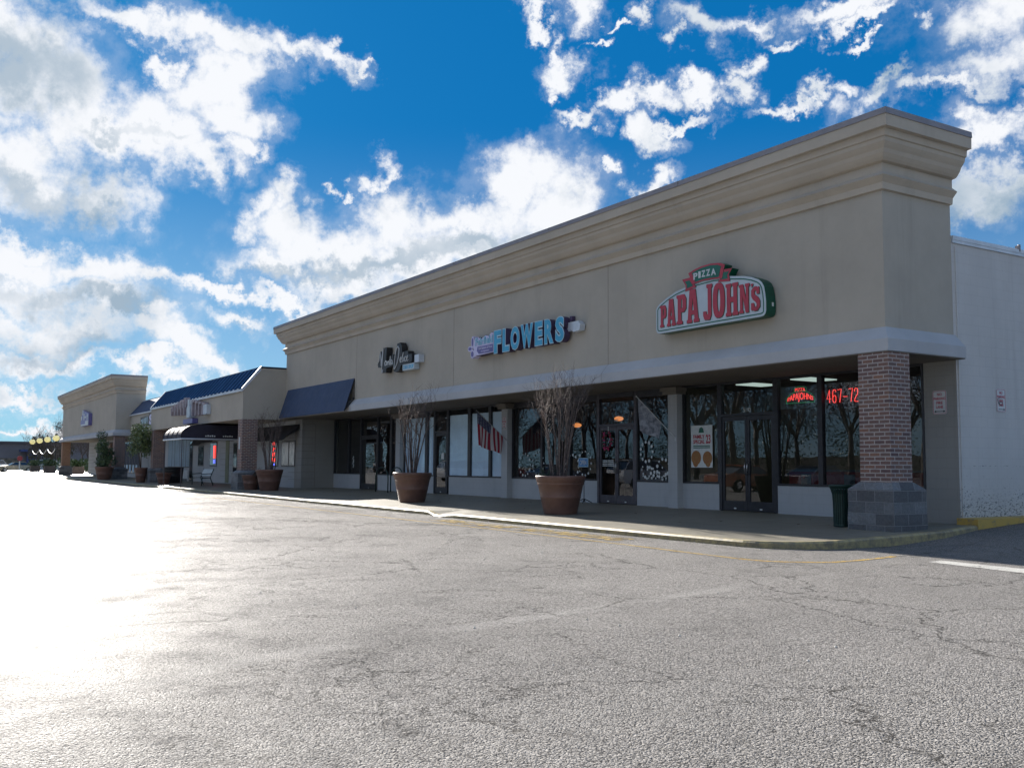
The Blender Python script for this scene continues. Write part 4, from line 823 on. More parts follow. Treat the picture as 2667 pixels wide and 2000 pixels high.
for cx_, cz_, a_, rr2 in ((-15.10, 5.08, 0.09, 0.19), (-15.25, 4.88, 0.15, 0.09), (-15.10, 4.70, 0.12, 0.14), (-14.95, 4.72, 0.10, 0.12)):
    b.prism([(cx_ + a_ * math.cos(t), -0.05, cz_ + rr2 * math.sin(t)) for t in [2 * math.pi * k / 16 for k in range(16)]], (0, -0.2 - 0.004 * a_ * 10, 0))
fl = b.done('flower_emblem', mt['lilac'], FB)
b = MB()
for cx_, cz_, a_, rr2 in ((-15.10, 5.08, 0.05, 0.13), (-15.25, 4.88, 0.10, 0.05), (-15.10, 4.70, 0.08, 0.09)):
    b.prism([(cx_ + a_ * math.cos(t), -0.256, cz_ + rr2 * math.sin(t)) for t in [2 * math.pi * k / 14 for k in range(14)]], (0, -0.005, 0))
b.done('petal', mt['violet'], fl)

MS = thing('script_sign', 'black backed script lettering sign with a small white cake shop panel', 'wall sign', (-20.9, -0.15, 4.6))
def scr(pts, y=-0.275, r_=0.022): 
    return [(p[0], y, p[1]) for p in pts]
b = MB()
for pts in ([(-22.35, 5.0), (-22.2, 5.15), (-22.1, 5.45), (-21.98, 5.45), (-21.98, 5.1), (-22.0, 4.86), (-22.3, 4.86)], [(-21.98, 4.64), (-21.99, 5.2), (-21.86, 5.56), (-21.55, 5.56), (-21.6, 4.95), (-21.2, 5.02), (-21.05, 5.25), (-20.95, 5.25), (-20.95, 4.84), (-21.55, 4.78), (-21.6, 4.62)],
            [(-20.95, 4.64), (-20.92, 4.9), (-20.75, 5.3), (-20.65, 5.6), (-20.4, 5.62), (-20.25, 5.45), (-20.25, 5.1), (-20.05, 5.26), (-19.75, 5.26), (-19.7, 5.12), (-19.42, 5.12), (-19.42, 4.84), (-20.3, 4.80), (-20.45, 4.62), (-20.7, 4.56)]):
    b.prism([(p[0], -0.03, p[1]) for p in pts], (0, -0.235, 0))
b.done('sign_can', mt['black'], MS)
b = MB()
for st_ in ([(-22.34, 5.0), (-22.2, 5.1), (-22.1, 5.4), (-22.02, 5.1), (-22.0, 4.9), (-21.93, 5.25), (-21.84, 5.52), (-21.9, 5.1), (-21.95, 4.75), (-21.93, 4.64), (-21.86, 4.66), (-21.85, 4.76)],
            [(-21.5, 5.0), (-21.6, 5.06), (-21.68, 4.98), (-21.66, 4.88), (-21.56, 4.9), (-21.5, 5.02), (-21.5, 4.88)], [(-21.45, 5.02), (-21.44, 4.88), (-21.42, 4.98), (-21.36, 5.04)], [(-21.32, 5.02), (-21.31, 4.88)], [(-21.2, 5.2), (-21.24, 4.9), (-21.19, 4.87)], [(-21.26, 5.06), (-21.14, 5.07)], [(-21.02, 5.02), (-21.1, 5.05), (-21.15, 4.97), (-21.13, 4.88), (-21.06, 4.9), (-21.02, 5.0), (-21.0, 4.88)],
            [(-20.86, 4.68), (-20.85, 4.85), (-20.78, 5.2), (-20.68, 5.42), (-20.55, 5.5), (-20.45, 5.4), (-20.48, 5.15), (-20.6, 4.9), (-20.74, 4.75), (-20.86, 4.68)],
            [(-20.34, 4.96), (-20.26, 5.02), (-20.27, 5.08), (-20.34, 5.06), (-20.37, 4.97), (-20.33, 4.9), (-20.25, 4.91)], [(-20.1, 5.24), (-20.18, 5.0), (-20.17, 4.9), (-20.11, 4.91)], [(-20.04, 5.06), (-20.06, 4.9)], [(-19.86, 5.05), (-19.94, 5.07), (-19.99, 4.98), (-19.95, 4.9), (-19.87, 4.92)], [(-19.8, 4.97), (-19.72, 5.03), (-19.74, 5.08), (-19.8, 5.06), (-19.83, 4.97), (-19.79, 4.9), (-19.68, 4.93)]):
    b.tube(scr(st_), 0.018, 5)
b.done('script_lettering', mt['white'], MS)
b = MB(); b.box(-20.22, -19.28, -0.24, -0.03, 4.58, 4.80); b.done('small_panel', mt['white_sign'], MS)
face_text('CAKE SHOP', -20.17, -19.33, 4.62, 4.76, -0.243, mt['cyan'], MS, bold=0.03)
b = MB(); b.box(-19.30, -18.95, -0.22, -0.01, 4.80, 5.07); b.done('transformer_box', mt['trim'], MS)

# ------------------------------------------------------------------ small signs on the walls
def parking_sign(label, mat4, w=0.31, h=0.47, arrow='both', graffiti=False):
    t_ = thing('parking_sign', label, 'parking sign', mat4.translation, 'no parking fire lane signs on the walls')
    def add(mb, nm, m_): 
        bmesh.ops.transform(mb.bm, matrix=mat4, verts=mb.bm.verts); return mb.done(nm, m_, t_)
    o = [(-w / 2 + 0.03, 0), (w / 2 - 0.03, 0), (w / 2, 0.03), (w / 2, h - 0.03), (w / 2 - 0.03, h), (-w / 2 + 0.03, h), (-w / 2, h - 0.03), (-w / 2, 0.03)]
    b = MB(); b.prism([(p[0], p[1], 0.004) for p in o], (0, 0, 0.006)); add(b, 'plate', mt['white'])
    b = MB(); b.add_mesh(outline_mesh([inset(o, 0.010), inset(o, 0.018)], 0.001), TR(0, 0, 0.0125)); add(b, 'border', mt['signred'])
    b = MB(); zt = h - 0.05
    for i, (wd, fr) in enumerate((('NO', 0.34), ('PARKING', 0.82), ('FIRE', 0.45), ('LANE', 0.50))):
        me = fit_box(text_mesh(wd, 1, 0.0006, 0.02), -w * fr / 2, w * fr / 2, zt - 0.055 - i * 0.083, zt - i * 0.083); b.add_mesh(me, TR(0, 0, 0.0125))
    add(b, 'lettering', mt['signred'])
    b = MB(); ya = 0.055
    b.prism([(-w * 0.3, ya - 0.006, 0.0115), (w * 0.3, ya - 0.006, 0.0115), (w * 0.3, ya + 0.006, 0.0115), (-w * 0.3, ya + 0.006, 0.0115)], (0, 0, 0.0015))
    if arrow == 'both': b.prism([(-w * 0.4, ya, 0.0115), (-w * 0.26, ya - 0.024, 0.0115), (-w * 0.26, ya + 0.024, 0.0115)], (0, 0, 0.0015))
    b.prism([(w * 0.4, ya, 0.0115), (w * 0.26, ya + 0.024, 0.0115), (w * 0.26, ya - 0.024, 0.0115)], (0, 0, 0.0015))
    add(b, 'arrow', mt['black'])
    if graffiti:
        b = MB(); b.tube([(-w * 0.1, 0.30, 0.014), (-w * 0.38, 0.26, 0.014), (-w * 0.3, 0.17, 0.014), (0.0, 0.13, 0.014), (0.05, 0.19, 0.014), (-w * 0.15, 0.21, 0.014), (-w * 0.25, 0.14, 0.014)], 0.006, 4); add(b, 'scribble', mt['black'])
    return t_
parking_sign('no parking fire lane sign on the shaded tan wall beside the brick corner column', TR(-0.375, SY - 0.001, 2.285) @ FRONT, arrow='both')
parking_sign('scribbled no parking sign on the white side wall', TR(0.005, 3.54, 2.36) @ SIDE, arrow='right', graffiti=True)
parking_sign('small no parking sign on the white pillar behind the first potted shrub', TR(-16.68, 1.905, 2.42) @ FRONT, w=0.26, h=0.44)
for o_ in [o_ for o_ in bpy.data.objects if o_.name.startswith('parking_sign')]: pass

# ------------------------------------------------------------------ blue roofed building next door
def sloped_roof(parent, x0, x1, y0, z0, y1, z1, step=0.70, back=6.0):
    b = MB(); b.prism([(x0, y0 - 0.05, z0), (x0, y1, z1), (x0, y1, z1 - 0.07), (x0, y0 - 0.01, z0 - 0.03)], (x1 - x0, 0, 0)); r_ = b.done('roof', mt['blue_roof'], parent)
    d = Vector((0, y1 - y0 + 0.05, z1 - z0)); n = Vector((0, -d.z, d.y)).normalized(); k = x0 + 0.2
    while k < x1 - 0.05:
        b = MB()
        c = Vector((k, (y0 - 0.05 + y1) / 2, (z0 + z1) / 2)) + n * 0.012
        b.obox(c, (0.018, 0, 0), tuple(d * 0.5), tuple(n * 0.013)); k += step; b.done('roof_seam', mt['seam'], r_)
    b = MB(); b.box(x0 - 0.02, x1 + 0.02, y0 - 0.09, y0 - 0.053, z0 - 0.09, z0 + 0.015)
    for xe in (x0 - 0.03, x1 - 0.10): b.prism([(xe, y0 - 0.05, z0 + 0.0), (xe, y1, z1), (xe, y1, z1 + 0.06), (xe, y0 - 0.07, z0 + 0.055)], (0.12, 0, 0))
    b.prism([(x1 - 0.02, y0 - 0.07, z0 - 0.12), (x1 - 0.02, y1, z1 - 0.15), (x1 - 0.02, y1, z1 + 0.055), (x1 - 0.02, y0 - 0.07, z0 + 0.05)], (0.05, 0, 0))
    k = x0 + 0.2
    while k < x1 - 0.05: b.box(k - 0.05, k + 0.05, y0 - 0.10, y0 - 0.055, z0 - 0.005, z0 + 0.06); k += step
    b.done('roof_trim', mt['trim'], r_)
mt['seam'] = M('blue_roof_seam', (0.016, 0.040, 0.095), 0.9, 0.1, 2, spec=0.0)
B2 = thing('shop_building', 'shop building with a blue standing seam roof, brick columns and a curved dark awning', 'shop building', (-43, 0, 0))
X0, X1, YF = -53.3, -33.545, -2.03
b = MB(); b.prism([(X1, YF, 3.30), (X1, YF, 4.66), (X1, -1.22, 5.70), (X1, 0.6, 5.70), (X1, 0.6, 3.30)], (X0 - X1, 0, 0)); b.box(X0, X1, 0.6, 18, 3.30, 5.68); b.done('upper_wall', mt['stucco'], B2)
sloped_roof(B2, X0, X1, YF, 4.67, -1.22, 5.74)
b = MB(); b.box(X0, X1 + 0.03, -1.2, 0.6, 5.74, 5.78); b.done('roof_cap', mt['awning_blue'], B2)
b = MB(); b.box(-66, -32.585, 0.51, 0.66, 0.0, 3.3); b.box(-66, -33.56, 0.66, 18, 0, 3.29); b.done('shop_wall', mt['white_wall'], B2)
for x0, x1 in ((-34.2, -33.545), (-53.0, -52.34)):
    b = MB(); b.box(x0, x1, YF - 0.003, -1.30, 0.85, 3.298); c_ = b.done('brick_column', mt['brick'], B2); stone_foot(c_, x0, x1, YF, -1.3, 0.2, -0.03, 0.93)
def wthing(x0, x1, z0, z1, parent, mulls=(), y=0.5, panel=None): return window(x0, x1, parent, y=y, z0=z0, z1=z1, mulls=mulls, panel=None)
def small_window(x0, x1, z0, z1, parent, y=0.505, mulls=(), tint='room_d'):
    b = MB(); b.box(x0, x1, y - 0.02, y + 0.003, z0, z1); w = b.done('window', mt['frame'], parent)
    es = [x0] + list(mulls) + [x1]
    for a, c in zip(es[:-1], es[1:]):
        g = MB(); g.box(a + 0.07, c - 0.07, y - 0.028, y - 0.022, z0 + 0.07, z1 - 0.07); g.done('pane', mt[tint], w)
    return w
mt['mirror'] = M('dark_reflecting_glass', (0.03, 0.04, 0.055), 0.06, 0.2, 1, spec=1.0)
mt['bluepane'] = M('blue_grey_blind', (0.25, 0.36, 0.45), 0.5, 0.15, 1)
small_window(-35.4, -33.45, 1.10, 2.35, B2, mulls=(-34.3,), tint='mirror'); small_window(-37.15, -35.9, 1.10, 2.43, B2, tint='mirror')
small_window(-43.7, -42.9, 0.15, 2.4, B2, tint='mirror'); small_window(-48.6, -47.1, 1.08, 2.52, B2, tint='mirror'); small_window(-51.4, -50.1, 1.07, 2.33, B2, tint='mirror'); small_window(-53.5, -52.8, 0.15, 2.7, B2, tint='mirror')
w_ = small_window(-59.6, -53.5, 0.95, 3.0, B2, mulls=(-58.4, -57.6, -56.2, -55.2, -54.5), tint='bluepane')
b = MB()
for k in range(9):
    z = 0.5 + 0.33 * k
    b.box(-34.4, -32.6, 0.505, 0.512, z, z + 0.015); b.box(-46.3, -43.8, 0.503, 0.512, z, z + 0.015)
b.box(-38.6, -33.8, 0.498, 0.512, 0.62, 0.635); b.done('wall_grooves', mt['joint'], B2)
b = MB(); b.box(-45.2, -44.55, 0.48, 0.51, 0.15, 3.2); b.done('green_pilaster', M('olive_paint', (0.22, 0.24, 0.17), 0.8, 0.1), B2)
def awning3(x0, x1, y0, z0, y1, z1, name, mat, parent, drop=0.0):
    b = MB(); b.prism([(x0, y0, z0), (x0, y1, z1), (x0, y1, z1 - drop - 0.02), (x0, y0, z0 - 0.2)], (x1 - x0, 0, 0)); return b.done(name, mat, parent)
awning3(-39.5, -35.55, 0.49, 3.1, -0.35, 2.35, 'small_awning', mt['awning_black'], B2); awning3(-35.45, -32.9, 0.49, 3.1, -0.35, 2.35, 'small_awning', mt['awning_black'], B2)
awning3(-52.0, -49.9, 0.49, 2.95, 0.1, 2.35, 'small_awning', mt['awning_black'], B2); awning3(-49.6, -47.0, 0.49, 2.95, 0.1, 2.5, 'small_awning', mt['awning_black'], B2)
# curved entrance canopy
XA0, XA1 = -43.4, -39.4; nseg = 9
prof = [(0.45, 3.20), (-2.45, 3.20)] + [(-2.45 - 0.95 * math.sin(a), 2.62 + 0.58 * math.cos(a)) for a in [math.pi / 2 * k / nseg for k in range(1, nseg + 1)]] + [(-3.40, 2.50)]
b = MB(); lo = [b.bm.verts.new((XA0, y, z)) for y, z in prof]; hi = [b.bm.verts.new((XA1, y, z)) for y, z in prof]
for i in range(len(prof) - 1): b.bm.faces.new((lo[i], hi[i], hi[i + 1], lo[i + 1]))
for s_ in (lo, hi):
    e = b.bm.verts.new((s_[0].co.x, 0.45, 2.50)); b.bm.faces.new(s_ + [e])
ca = b.done('curved_awning', mt['awning_dark'], B2)
b = MB()
for k in range(5): x = XA0 + k * 1.0; b.tube([(x, y, z + 0.012) for y, z in prof[1:]], 0.018, 5)
b.done('awning_ribs', mt['awning_black'], ca)
b = MB(); b.tube([(XA0, -3.38, 2.47), (XA1, -3.38, 2.47), (XA1, 0.4, 2.47)], 0.045, 6)
b.done('awning_frame', mt['trim'], ca)
for x in (XA0 + 0.1, XA1 - 0.1):
    b = MB(); b.tube([(x, -3.32, 2.45), (x, -3.32, -0.05)], 0.024, 6); b.done('awning_post', mt['frame_g'], ca)
b = MB()
for y in (-2.2, -1.3, -0.4):
    for k in range(5): b.box(XA1 + 0.002, XA1 + 0.01, y + 0.11 * k, y + 0.11 * k + 0.07, 2.60, 2.66 + 0.02 * (k % 2))
b.done('awning_print', mt['paper'], ca)
b = MB(); b.box(-55.5, -52.75, 0.2, 0.3, 0.25, 0.80); b.box(-55.5, -55.42, 0.2, 0.3, -0.0, 0.25); b.box(-52.83, -52.75, 0.2, 0.3, 0.0, 0.25)
wb = b.done('white_board', mt['white'], None, loc=(-54, 0.25, 0.1)); tag(wb, 'low white board standing behind the brown pots', 'board')
def neon_open(x, z0, z1, y, label, name='open_sign', bluebase=True):
    t_ = thing(name, label, 'neon sign', (x, y, z0))
    b = MB(); n_ = 4
    b.box(x - 0.12, x + 0.12, y - 0.03, y, z0 + 0.3, z1); o = b.done('glowing_tube', mt['neon'], t_)
    b = MB(); b.box(x - 0.10, x + 0.10, y - 0.03, y, z0, z0 + 0.22); b.done('blue_glow', mt['neon_b'], t_)
neon_open(-47.5, 1.25, 2.3, 0.46, 'tall red and blue lit window sign under the curved awning')
NO = thing('open_sign', 'stacked red lit letters of an open sign in the window left of the potted shrub', 'neon sign', (-36.5, 0.47, 1.2))
for k, ch in enumerate('OPEN'):
    b = MB(); b.add_mesh(fit_box(text_mesh(ch, 1, 0.005, 0.05), -36.72, -36.35, 2.12 - 0.26 * k, 2.32 - 0.26 * k), TR(0, 0.465, 0) @ FRONT); b.done('letter', mt['neon'], NO)
b = MB(); b.box(-36.70, -36.37, 0.455, 0.475, 1.16, 1.25); b.done('blue_glow', mt['neon_b'], NO)
# its lettering sign
CS = thing('letter_sign', 'cluster of pale channel letters round a tall blue bottle shape above the curved awning', 'wall sign', (-43, -2.2, 3.5))
plf = M('pale_letter_face', (0.30, 0.26, 0.29), 0.5, 0.2, 4)
for k, x in enumerate([-46.9, -46.1, -45.3, -44.6, -43.9]):
    b = MB(); h = 0.55 + 0.08 * k; b.box(x, x + 0.16, -2.28, -2.04, 3.95 - 0.02 * k, 3.95 + h); b.box(x + 0.16, x + 0.5, -2.28, -2.04, 3.95 + h - 0.12, 3.95 + h); b.box(x + 0.34, x + 0.5, -2.28, -2.04, 3.95 + h * 0.4, 3.95 + h - 0.12); b.done('channel_letter', plf, CS)
for k, x in enumerate([-42.1, -41.4, -40.7, -40.0]):
    b = MB(); h = 0.85 - 0.08 * k; b.box(x, x + 0.16, -2.28, -2.04, 3.75, 3.75 + h); b.box(x + 0.16, x + 0.48, -2.28, -2.04, 3.75 + h - 0.12, 3.75 + h); b.done('channel_letter', plf, CS)
b = MB(); b.prism([(-43.0, -2.32, 3.7), (-42.3, -2.32, 3.7), (-42.3, -2.32, 4.2), (-42.5, -2.32, 4.35), (-42.5, -2.32, 4.66), (-42.8, -2.32, 4.66), (-42.8, -2.32, 4.35), (-43.0, -2.32, 4.2)], (0, 0.28, 0)); b.done('bottle_shape', mt['white_sign'], CS)
b = MB(); b.box(-43.6, -41.6, -2.34, -2.04, 3.36, 3.62); b.done('blue_panel', mt['violet'], CS)
b = MB(); b.box(-40.0, -39.1, -2.25, -2.04, 3.75, 4.25); b.done('transformer_box', mt['trim'], CS)
b = MB(); b.box(-33.95, -33.80, YF - 0.03, YF - 0.006, 1.9, 2.45); cs_ = b.done('notice_plate', mt['white'], None, loc=(-33.88, YF - 0.02, 1.9)); tag(cs_, 'narrow white plate on the brick column beside the curved awning', 'sign')

# ------------------------------------------------------------------ set back link building
B3 = thing('shop_building', 'low set back shop with a plain blue roof between the two taller fronts', 'shop building', (-60, 1, 0))
b = MB(); b.prism([(-53.32, -1.0, 3.36), (-53.32, -1.0, 4.78), (-53.32, -0.2, 5.75), (-53.32, 0.6, 5.75), (-53.32, 0.6, 3.36)], (-12.1, 0, 0)); b.box(-65.45, -53.32, 0.62, 15, 3.36, 5.7); b.done('upper_wall', mt['stucco'], B3)
b = MB(); b.prism([(-65.45, -1.06, 4.80), (-65.45, -0.2, 5.82), (-65.45, 0.4, 5.82), (-65.45, 0.4, 5.7), (-65.45, -1.0, 4.72)], (12.1, 0, 0)); r_ = b.done('roof', mt['awning_blue'], B3)
b = MB(); b.box(-65.45, -53.35, -1.10, -1.065, 4.70, 4.79); b.box(-65.45, -53.35, -0.2, 0.5, 5.82, 5.87); b.done('roof_trim', mt['trim'], r_)
b = MB(); b.box(-72, -60, 4.2, 4.5, 5.0, 7.25); b.done('rear_parapet', M('reddish_block', (0.24, 0.18, 0.18), 0.85, 0.2, 1.5), B3)
w_ = small_window(-75.8, -69.3, 0.42, 3.25, B3, mulls=(-74.6, -73.3, -72.0, -70.7), tint='mirror')
b = MB()
for x0 in (-75.6, -74.4, -73.1, -71.8, -70.5): b.box(x0, x0 + 0.62, 0.45, 0.47, 0.5, 1.1)
b.done('lower_blind', mt['blind'], B3)
b = MB(); b.box(-76.6, -66.01, 0.49, 0.62, 0, 3.3); b.done('shop_wall', mt['white_wall'], B3)
CQ = thing('letter_sign', 'dark backed pale lettering above a white panel on the set back fascia', 'wall sign', (-59, -1.1, 3.5))
b = MB(); b.box(-60.6, -57.9, -1.25, -1.0, 3.82, 4.42); b.box(-57.9, -56.4, -1.25, -1.0, 3.75, 4.60); b.done('sign_can', mt['black'], CQ)
b = MB()
for k in range(5): b.box(-60.3 + 0.46 * k, -60.1 + 0.46 * k, -1.27, -1.25, 3.92, 4.25 + 0.03 * k)
b.done('pale_strokes', mt['cyan_rim'], CQ)
face_text('S', -57.7, -56.7, 3.82, 4.52, -1.262, mt['lilac'], CQ, bold=0.06)
b = MB(); b.box(-60.2, -57.2, -1.2, -1.0, 3.45, 3.76); b.done('white_panel', mt['white'], CQ)

# ------------------------------------------------------------------ farthest tan building
B4 = thing('shop_building', 'smaller tan stucco building with a stepped cornice at the far end of the row', 'shop building', (-80, 0, 0))
XL, XR = -93.8, -65.5
def shift(path, dy): return [(x, y + dy) for x, y in path]
YB = 0.03
cornice([(XL, YB), (XL, YF), (XR, YF), (XR, YB)], B4)
ledge([(XL, 1.0), (XL, YF), (XR, YF), (XR, -1.0)], B4, 3.24, 3.46, 3.70)
b = MB(); b.box(XL, XR, YF, YB, 3.24, 6.42); b.box(XL, XR, YF + 0.02, YB, 6.42, 7.62); b.box(XL, XR + 0.04, YB + 0.002, 14, 3.24, 5.6); b.done('front_wall', mt['stucco'], B4)
for x0, x1, m_ in ((-66.2, -65.52, 'brick'), (-93.95, -93.2, 'brick_sunlit')):
    b = MB(); b.box(x0, x1, YF - 0.01, -1.3, 0.8, 3.238); c_ = b.done('brick_column', mt[m_], B4); stone_foot(c_, x0, x1, YF, -1.3, 0.2, -0.02, 0.93)
b = MB(); b.box(-94, -76.62, 0.5, 4.0, 0.0, 3.238); b.done('shop_wall', mt['white_wall'], B4)
small_window(-89.0, -77.2, 0.5, 3.1, B4, mulls=(-87, -85, -83, -81, -79), tint='mirror')
b = MB()
for k in range(8): b.box(-93.9, -90.4, 0.495, 0.502, 0.5 + 0.34 * k, 0.52 + 0.34 * k)
b.done('wall_grooves', mt['joint'], B4)
BS = thing('letter_sign', 'blue and white cluster sign high on the farthest tan wall', 'wall sign', (-79, -2.15, 4.3))
b = MB(); b.prism([(-80.6, -2.3, 4.6), (-79.6, -2.3, 5.75), (-78.6, -2.3, 5.6), (-77.2, -2.3, 5.45), (-76.2, -2.3, 5.3), (-76.2, -2.3, 4.35), (-80.3, -2.3, 4.35)], (0, 0.26, 0)); b.done('sign_can', mt['violet'], BS)
b = MB()
for x0, z0, x1, z1 in ((-80.2, 4.9, -79.7, 5.2), (-79.5, 5.3, -79.1, 5.7), (-78.8, 4.85, -78.4, 5.4), (-78.2, 5.0, -77.4, 5.15), (-77.1, 4.8, -76.7, 5.3), (-80.2, 4.38, -76.3, 4.5), (-77.9, 4.5, -76.4, 4.75)): b.box(x0, x1, -2.325, -2.3, z0, z1)
b.done('white_strokes', mt['white'], BS)
# ------------------------------------------------------------------ planters and bare shrubs
def pot_mesh(mb, c, R1, R0, H, n=40):
    k = H
    prof = [(R0, 0.0), (R0 * 1.02, 0.03 * k), (R0 + (R1 - R0) * 0.42, 0.42 * k), (R0 + (R1 - R0) * 0.43 + 0.006, 0.43 * k), (R0 + (R1 - R0) * 0.44 + 0.006, 0.455 * k), (R0 + (R1 - R0) * 0.455, 0.465 * k),
            (R0 + (R1 - R0) * 0.72, 0.76 * k), (R0 + (R1 - R0) * 0.75 + 0.012, 0.775 * k), (R0 + (R1 - R0) * 0.76 + 0.012, 0.80 * k), (R1 * 0.93, 0.83 * k), (R1 * 0.965, 0.845 * k), (R1 * 0.985, 0.93 * k), (R1, 0.95 * k), (R1, 0.985 * k), (R1 * 0.985, 1.0 * k), (R1 * 0.92, 1.0 * k), (R1 * 0.90, 0.90 * k), (R1 * 0.88, 0.84 * k)]
    mb.lathe(prof, c, n, True, False)
def pot(name, loc, R1, R0, H, label, group=None, mat='terracotta'):
    t_ = thing(name, label, 'planter', loc, group)
    b = MB(); pot_mesh(b, loc, R1, R0, H); b.done('pot', mt[mat], t_, smooth=True)
    b = MB(); b.lathe([(R1 * 0.885, H * 0.85), (R1 * 0.4, H * 0.89), (0.01, H * 0.90)], loc, 24, False, True); b.done('soil', mt['soil'], t_, smooth=True)
    return t_
def branch(mb, p, d, length, r, depth, rr, droop=0.0, minr=0.0035, curl=0.25, sides=5, kids=(2, 3), shrink=0.62, spread=0.55):
    pts = [p]; rs = [r]; n = 4; dd = d.copy()
    for i in range(n):
        dd = (dd + Vector((rr.uniform(-1, 1), rr.uniform(-1, 1), rr.uniform(-1, 1))) * curl * 0.35 + Vector((0, 0, 0.10 - droop))).normalized()
        pts.append(pts[-1] + dd * length / n); rs.append(r * (1 - 0.45 * (i + 1) / n))
    mb.tube(pts, rs, sides if r > 0.012 else 3, cap=False)
    if depth <= 0: return
    for k in range(rr.randint(*kids)):
        q = pts[-1] if k == 0 else pts[rr.randint(2, n)]
        nd = (dd + Vector((rr.uniform(-1, 1), rr.uniform(-1, 1), rr.uniform(-0.5, 0.8))) * spread).normalized()
        branch(mb, q, nd, length * rr.uniform(0.5, 0.85), max(minr, rs[-1] * shrink), depth - 1, rr, droop, minr, curl, sides, kids, shrink, spread)
def bare_shrub(loc, H, label, seed, stems=9, rad=0.18, group=None):
    rr = random.Random(seed); t_ = thing('bare_shrub', label, 'shrub', loc, group); L0 = Vector(loc)
    b = MB()
    for k in range(stems):
        a = 2 * math.pi * (k + rr.random() * 0.6) / stems; lean = rr.uniform(0.04, 0.19)
        p = L0 + Vector((rad * math.cos(a) * rr.uniform(0.2, 1), rad * math.sin(a) * rr.uniform(0.2, 1), 0)); d = Vector((math.cos(a) * lean, math.sin(a) * lean, 1)).normalized()
        h = H * rr.uniform(0.52, 0.66); pts = [p]; rs = [rr.uniform(0.020, 0.034)]; dd = d; n = 6; r0 = rs[0]
        for i in range(n):
            dd = (dd + Vector((rr.uniform(-1, 1), rr.uniform(-1, 1), 0)) * 0.045 + Vector((math.cos(a), math.sin(a), 0)) * 0.012).normalized(); pts.append(pts[-1] + dd * h / n); rs.append(r0 * (1 - 0.55 * (i + 1) / n))
        b.tube(pts, rs, 6, cap=False)
        for j in range(3, 7):
            for q in range(3 if j > 4 else 1):
                nd = (dd + Vector((rr.uniform(-1, 1), rr.uniform(-1, 1), rr.uniform(0.0, 0.5))) * 0.65).normalized()
                branch(b, pts[j], nd, H * rr.uniform(0.09, 0.17), 0.0085, 2, rr, 0, 0.0030, 0.8, 4, (2, 3), 0.7, 0.95)
    b.done('stems', mt['bark'], t_, smooth=True)
    return t_
def juniper(mb, c, r_, n, rr):
    for k in range(n):
        a = rr.uniform(0, 6.28); e = rr.uniform(0.1, 1.2); p = Vector(c) + Vector((rr.uniform(-.1, .1), rr.uniform(-.1, .1), 0)); d = Vector((math.cos(a) * math.cos(e), math.sin(a) * math.cos(e), math.sin(e)))
        pts = [p + d * r_ * t for t in (0, 0.5, 1.0)]
        mb.tube(pts, [0.012, 0.01, 0.004], 4, cap=False)
        for m in range(6):
            q = p + d * r_ * (0.3 + 0.7 * rr.random()); mb.tube([q, q + Vector((rr.uniform(-1, 1), rr.uniform(-1, 1), rr.uniform(-0.2, 1))) * 0.07], [0.008, 0.003], 3, cap=False)
GP = 'big terracotta planters along the kerb'
p1 = (-8.25, -1.60, 0.045); p2 = (-16.5, -1.60, 0.045); p3 = (-31.1, -1.48, 0.05)
pot('planter', p1, 0.615, 0.40, 0.93, 'big brown planter with the bare shrub nearest the corner shop', GP)
pot('planter', p2, 0.615, 0.40, 0.93, 'big brown planter with bare stems in front of the white blinds', GP)
pot('planter', p3, 0.60, 0.39, 0.93, 'big brown planter with a bare shrub below the blue awning', GP)
bare_shrub((p1[0], p1[1], 0.84), 3.15, 'bare many stemmed shrub in the planter nearest the corner shop', 4, 13, 0.22, 'bare shrubs in big planters')
bare_shrub((p2[0], p2[1], 0.84), 3.15, 'bare many stemmed shrub in the planter in front of the white blinds', 9, 10, 0.16, 'bare shrubs in big planters')
bare_shrub((p3[0], p3[1], 0.84), 3.15, 'bare many stemmed shrub in the planter below the blue awning', 15, 11, 0.24, 'bare shrubs in big planters')
rr = random.Random(2); b = MB(); juniper(b, (p1[0] - 0.28, p1[1] - 0.22, 0.88), 0.36, 22, rr); j_ = b.done('juniper', mt['conifer'], None, loc=(p1[0] - 0.28, p1[1] - 0.22, 0.86)); tag(j_, 'small green juniper at the foot of the nearest bare shrub', 'plant')
pot('planter', (-33.0, -1.72, 0.045), 0.42, 0.27, 0.68, 'smaller terracotta planter left of the big one below the blue awning', 'smaller brown planters')
rr = random.Random(8); b = MB()
for k in range(26):
    a = rr.uniform(0, 6.28); b.tube([(-33.0, -1.72, 0.62), (-31.75 + 0.3 * math.cos(a) * rr.random(), -1.75 + 0.3 * math.sin(a) * rr.random(), 0.75 + 0.35 * rr.random())], [0.012, 0.004], 4, cap=False)
tag(b.done('dry_plant', mt['bark_d'], None, loc=(-33.0, -1.72, 0.6)), 'dry brown plant in the smaller planter beside the stone column foot', 'plant')

